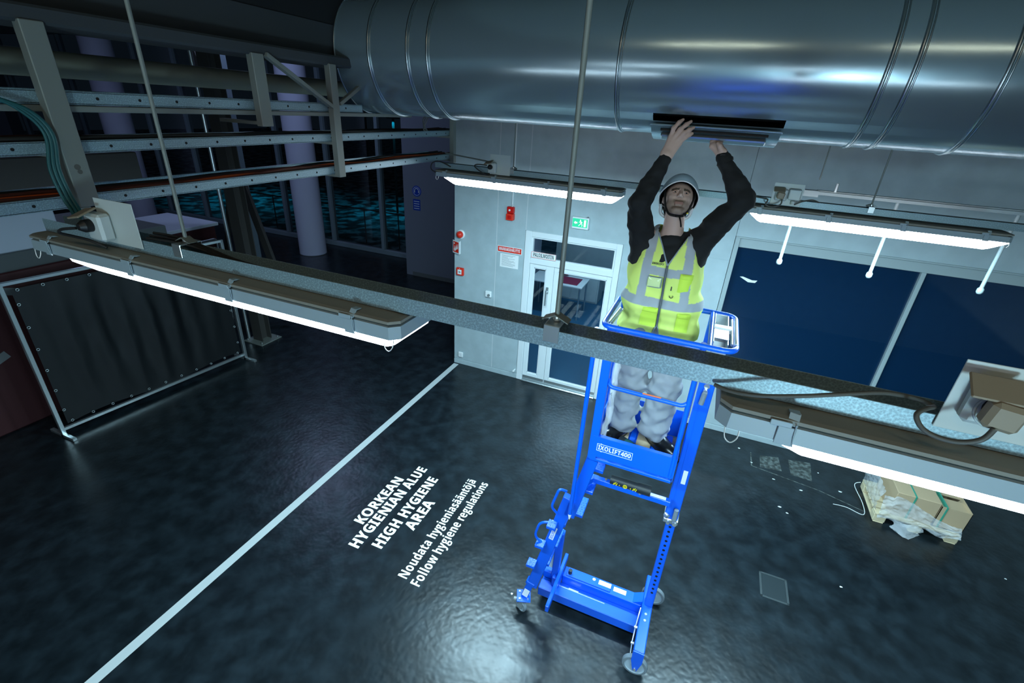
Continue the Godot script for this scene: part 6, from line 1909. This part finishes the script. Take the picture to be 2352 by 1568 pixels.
func helmet_on(t: Node3D, shell: Material, strap: Material) -> void:
	var H := head_xf
	# dome of rings round the head, open below; short peak in front
	var rows := []
	for j in 15:
		var v := j / 14.0
		var row := []
		for i in 48:
			var g := TAU * i / 48.0
			var fr := cos(g)
			var low := 0.064 - 0.004 * fr - (0.075 if fr < 0.0 else 0.0) * (-fr) - 0.040 * pow(sin(g), 2.0)
			var ph := v * PI / 2.0
			var rx := 0.110 * cos(ph * 0.999)
			var rz := 0.134 * cos(ph * 0.999)
			var y := low + (0.158 - low) * sin(ph)
			row.append(H * Vector3(sin(g) * rx, y, -0.012 + fr * rz))
		rows.append(row)
	var o := part("helmet", MB.new().grid(rows, true), shell, t, "pale blue-grey safety helmet")
	var inner := []
	for j in 8:
		var v := j / 7.0
		var row := []
		for i in 48:
			var g := TAU * i / 48.0
			var fr := cos(g)
			var low := 0.066 - 0.004 * fr - (0.075 if fr < 0.0 else 0.0) * (-fr) - 0.040 * pow(sin(g), 2.0)
			var ph := v * PI / 2.0
			row.append(H * Vector3(sin(g) * 0.104 * cos(ph * 0.999), low + (0.150 - low) * sin(ph), -0.012 + fr * 0.127 * cos(ph * 0.999)))
		inner.append(row)
	part("helmet_lining", MB.new().grid(inner, true), strap, o)
	var rim := []
	for i in 48:
		rim.append(rows[0][i])
	part("helmet_rim", MB.new().tube(rim, 0.0035, 6, true), M.sticker, o)
	for q in [[-0.62, 0.34], [-0.15, 0.30], [0.15, 0.30], [0.65, 0.32]]:
		var m := MB.new()
		var rr := []
		for b in 2:
			var row := []
			for a in 5:
				var g: float = q[0] + (a - 2) * 0.055
				var ph: float = (q[1] + b * 0.09) * PI / 2.0
				row.append(H * Vector3(sin(g) * 0.1115 * cos(ph), 0.036 + 0.122 * sin(ph), -0.012 + cos(g) * 0.1355 * cos(ph)))
			rr.append(row)
		m.grid(rr, false, H.basis.z)
		part("helmet_vent", m, strap, o)
	# straps
	for s in [-1.0, 1.0]:
		part("chin_strap", MB.new().tube(smooth_path([H * Vector3(s * 0.086, 0.05, 0.03), H * Vector3(s * 0.079, 0.0, 0.036), H * Vector3(s * 0.066, -0.05, 0.026), H * Vector3(s * 0.040, -0.098, 0.030), H * Vector3(0, -0.112, 0.042)], 5), 0.0065, 8), strap, o)
		part("nape_strap", MB.new().tube(smooth_path([H * Vector3(s * 0.088, 0.02, -0.05), H * Vector3(s * 0.082, -0.02, -0.025), H * Vector3(s * 0.064, -0.055, 0.018)], 4), 0.005, 8), strap, o)
	part("strap_buckle", MB.new().box(H * Vector3(0.046, -0.092, 0.034), Vector3(0.02, 0.02, 0.010), H.basis, 0.003), M.black, o)
	part("buckle_tab", MB.new().box(H * Vector3(0.060, -0.082, 0.034), Vector3(0.010, 0.008, 0.006), H.basis, 0.002), M.yellow, o)
	part("strap_tail", MB.new().tube(smooth_path([H * Vector3(0.02, -0.11, 0.042), H * Vector3(0.03, -0.145, 0.052), H * Vector3(0.036, -0.185, 0.072)], 5), 0.0045, 8), strap, o)
	part("size_wheel", MB.new().tube(smooth_path([H * Vector3(-0.09, 0.0, -0.06), H * Vector3(-0.075, -0.05, -0.085), H * Vector3(0, -0.065, -0.1), H * Vector3(0.075, -0.05, -0.085), H * Vector3(0.09, 0.0, -0.06)], 5), 0.010, 8), M.sticker, o)

func finger(o: Array, a: Vector3, b: Vector3, c: Vector3, tip: Vector3, r: float) -> void:
	o.append([a, b, r * 1.08, r])
	o.append([b, c, r, r * 0.92])
	o.append([c, tip, r * 0.92, r * 0.78])

func right_hand(w: Vector3) -> Array:
	# back of the hand to the camera, fingers spread on the hatch cover
	var o := []
	var z := -2.950
	o.append([w + Vector3(-0.004, -0.03, 0.0), w + Vector3(0.004, 0.02, 0.0), 0.027, 0.027])
	var k := [Vector3(-0.296, 3.905, -2.965), Vector3(-0.278, 3.905, -2.960), Vector3(-0.260, 3.894, -2.958), Vector3(-0.243, 3.880, -2.958)]
	for i in 4:
		o.append([w + Vector3(-0.016 + i * 0.011, 0.012, 0.004), k[i], 0.0175, 0.0135])
	finger(o, k[0], Vector3(-0.286, 3.955, -2.955), Vector3(-0.264, 3.985, -2.962), Vector3(-0.247, 4.000, -2.974), 0.0102)
	finger(o, k[1], Vector3(-0.252, 3.950, -2.948), Vector3(-0.224, 3.977, -2.955), Vector3(-0.204, 3.993, -2.968), 0.0104)
	finger(o, k[2], Vector3(-0.228, 3.934, -2.946), Vector3(-0.202, 3.953, -2.954), Vector3(-0.184, 3.964, -2.965), 0.0100)
	finger(o, k[3], Vector3(-0.217, 3.912, -2.952), Vector3(-0.199, 3.926, -2.957), Vector3(-0.185, 3.935, -2.965), 0.0090)
	# thumb leaves the side of the palm, hidden behind the hand
	o.append([w + Vector3(-0.018, 0.03, -0.004), Vector3(-0.306, 3.862, -2.988), 0.016, 0.0125])
	o.append([Vector3(-0.306, 3.862, -2.988), Vector3(-0.300, 3.892, -3.006), 0.0125, 0.0105])
	o.append([Vector3(-0.300, 3.892, -3.006), Vector3(-0.290, 3.910, -3.020), 0.0105, 0.009])
	return o

func left_hand(w: Vector3) -> Array:
	# reaching behind the lower edge of the hatch cover
	var o := []
	o.append([w + Vector3(0.008, -0.03, 0.0), w + Vector3(-0.008, 0.015, -0.004), 0.027, 0.027])
	var k := [Vector3(-0.030, 3.880, -3.02), Vector3(-0.046, 3.884, -3.012), Vector3(-0.060, 3.884, -3.002), Vector3(-0.073, 3.878, -2.995)]
	for i in 4:
		o.append([w + Vector3(0.004 - i * 0.008, 0.012, -0.006 + i * 0.002), k[i], 0.017, 0.0135])
		var d := Vector3(-0.006, 0.020, -0.020)
		finger(o, k[i], k[i] + d, k[i] + d + Vector3(-0.004, 0.006, -0.024), k[i] + d + Vector3(-0.004, 0.002, -0.044), 0.0096 - 0.0004 * i)
	o.append([w + Vector3(0.004, 0.02, 0.012), Vector3(-0.018, 3.862, -2.966), 0.016, 0.0125])
	o.append([Vector3(-0.018, 3.862, -2.966), Vector3(-0.034, 3.884, -2.960), 0.0125, 0.0105])
	o.append([Vector3(-0.034, 3.884, -2.960), Vector3(-0.046, 3.895, -2.966), 0.0105, 0.009])
	return o
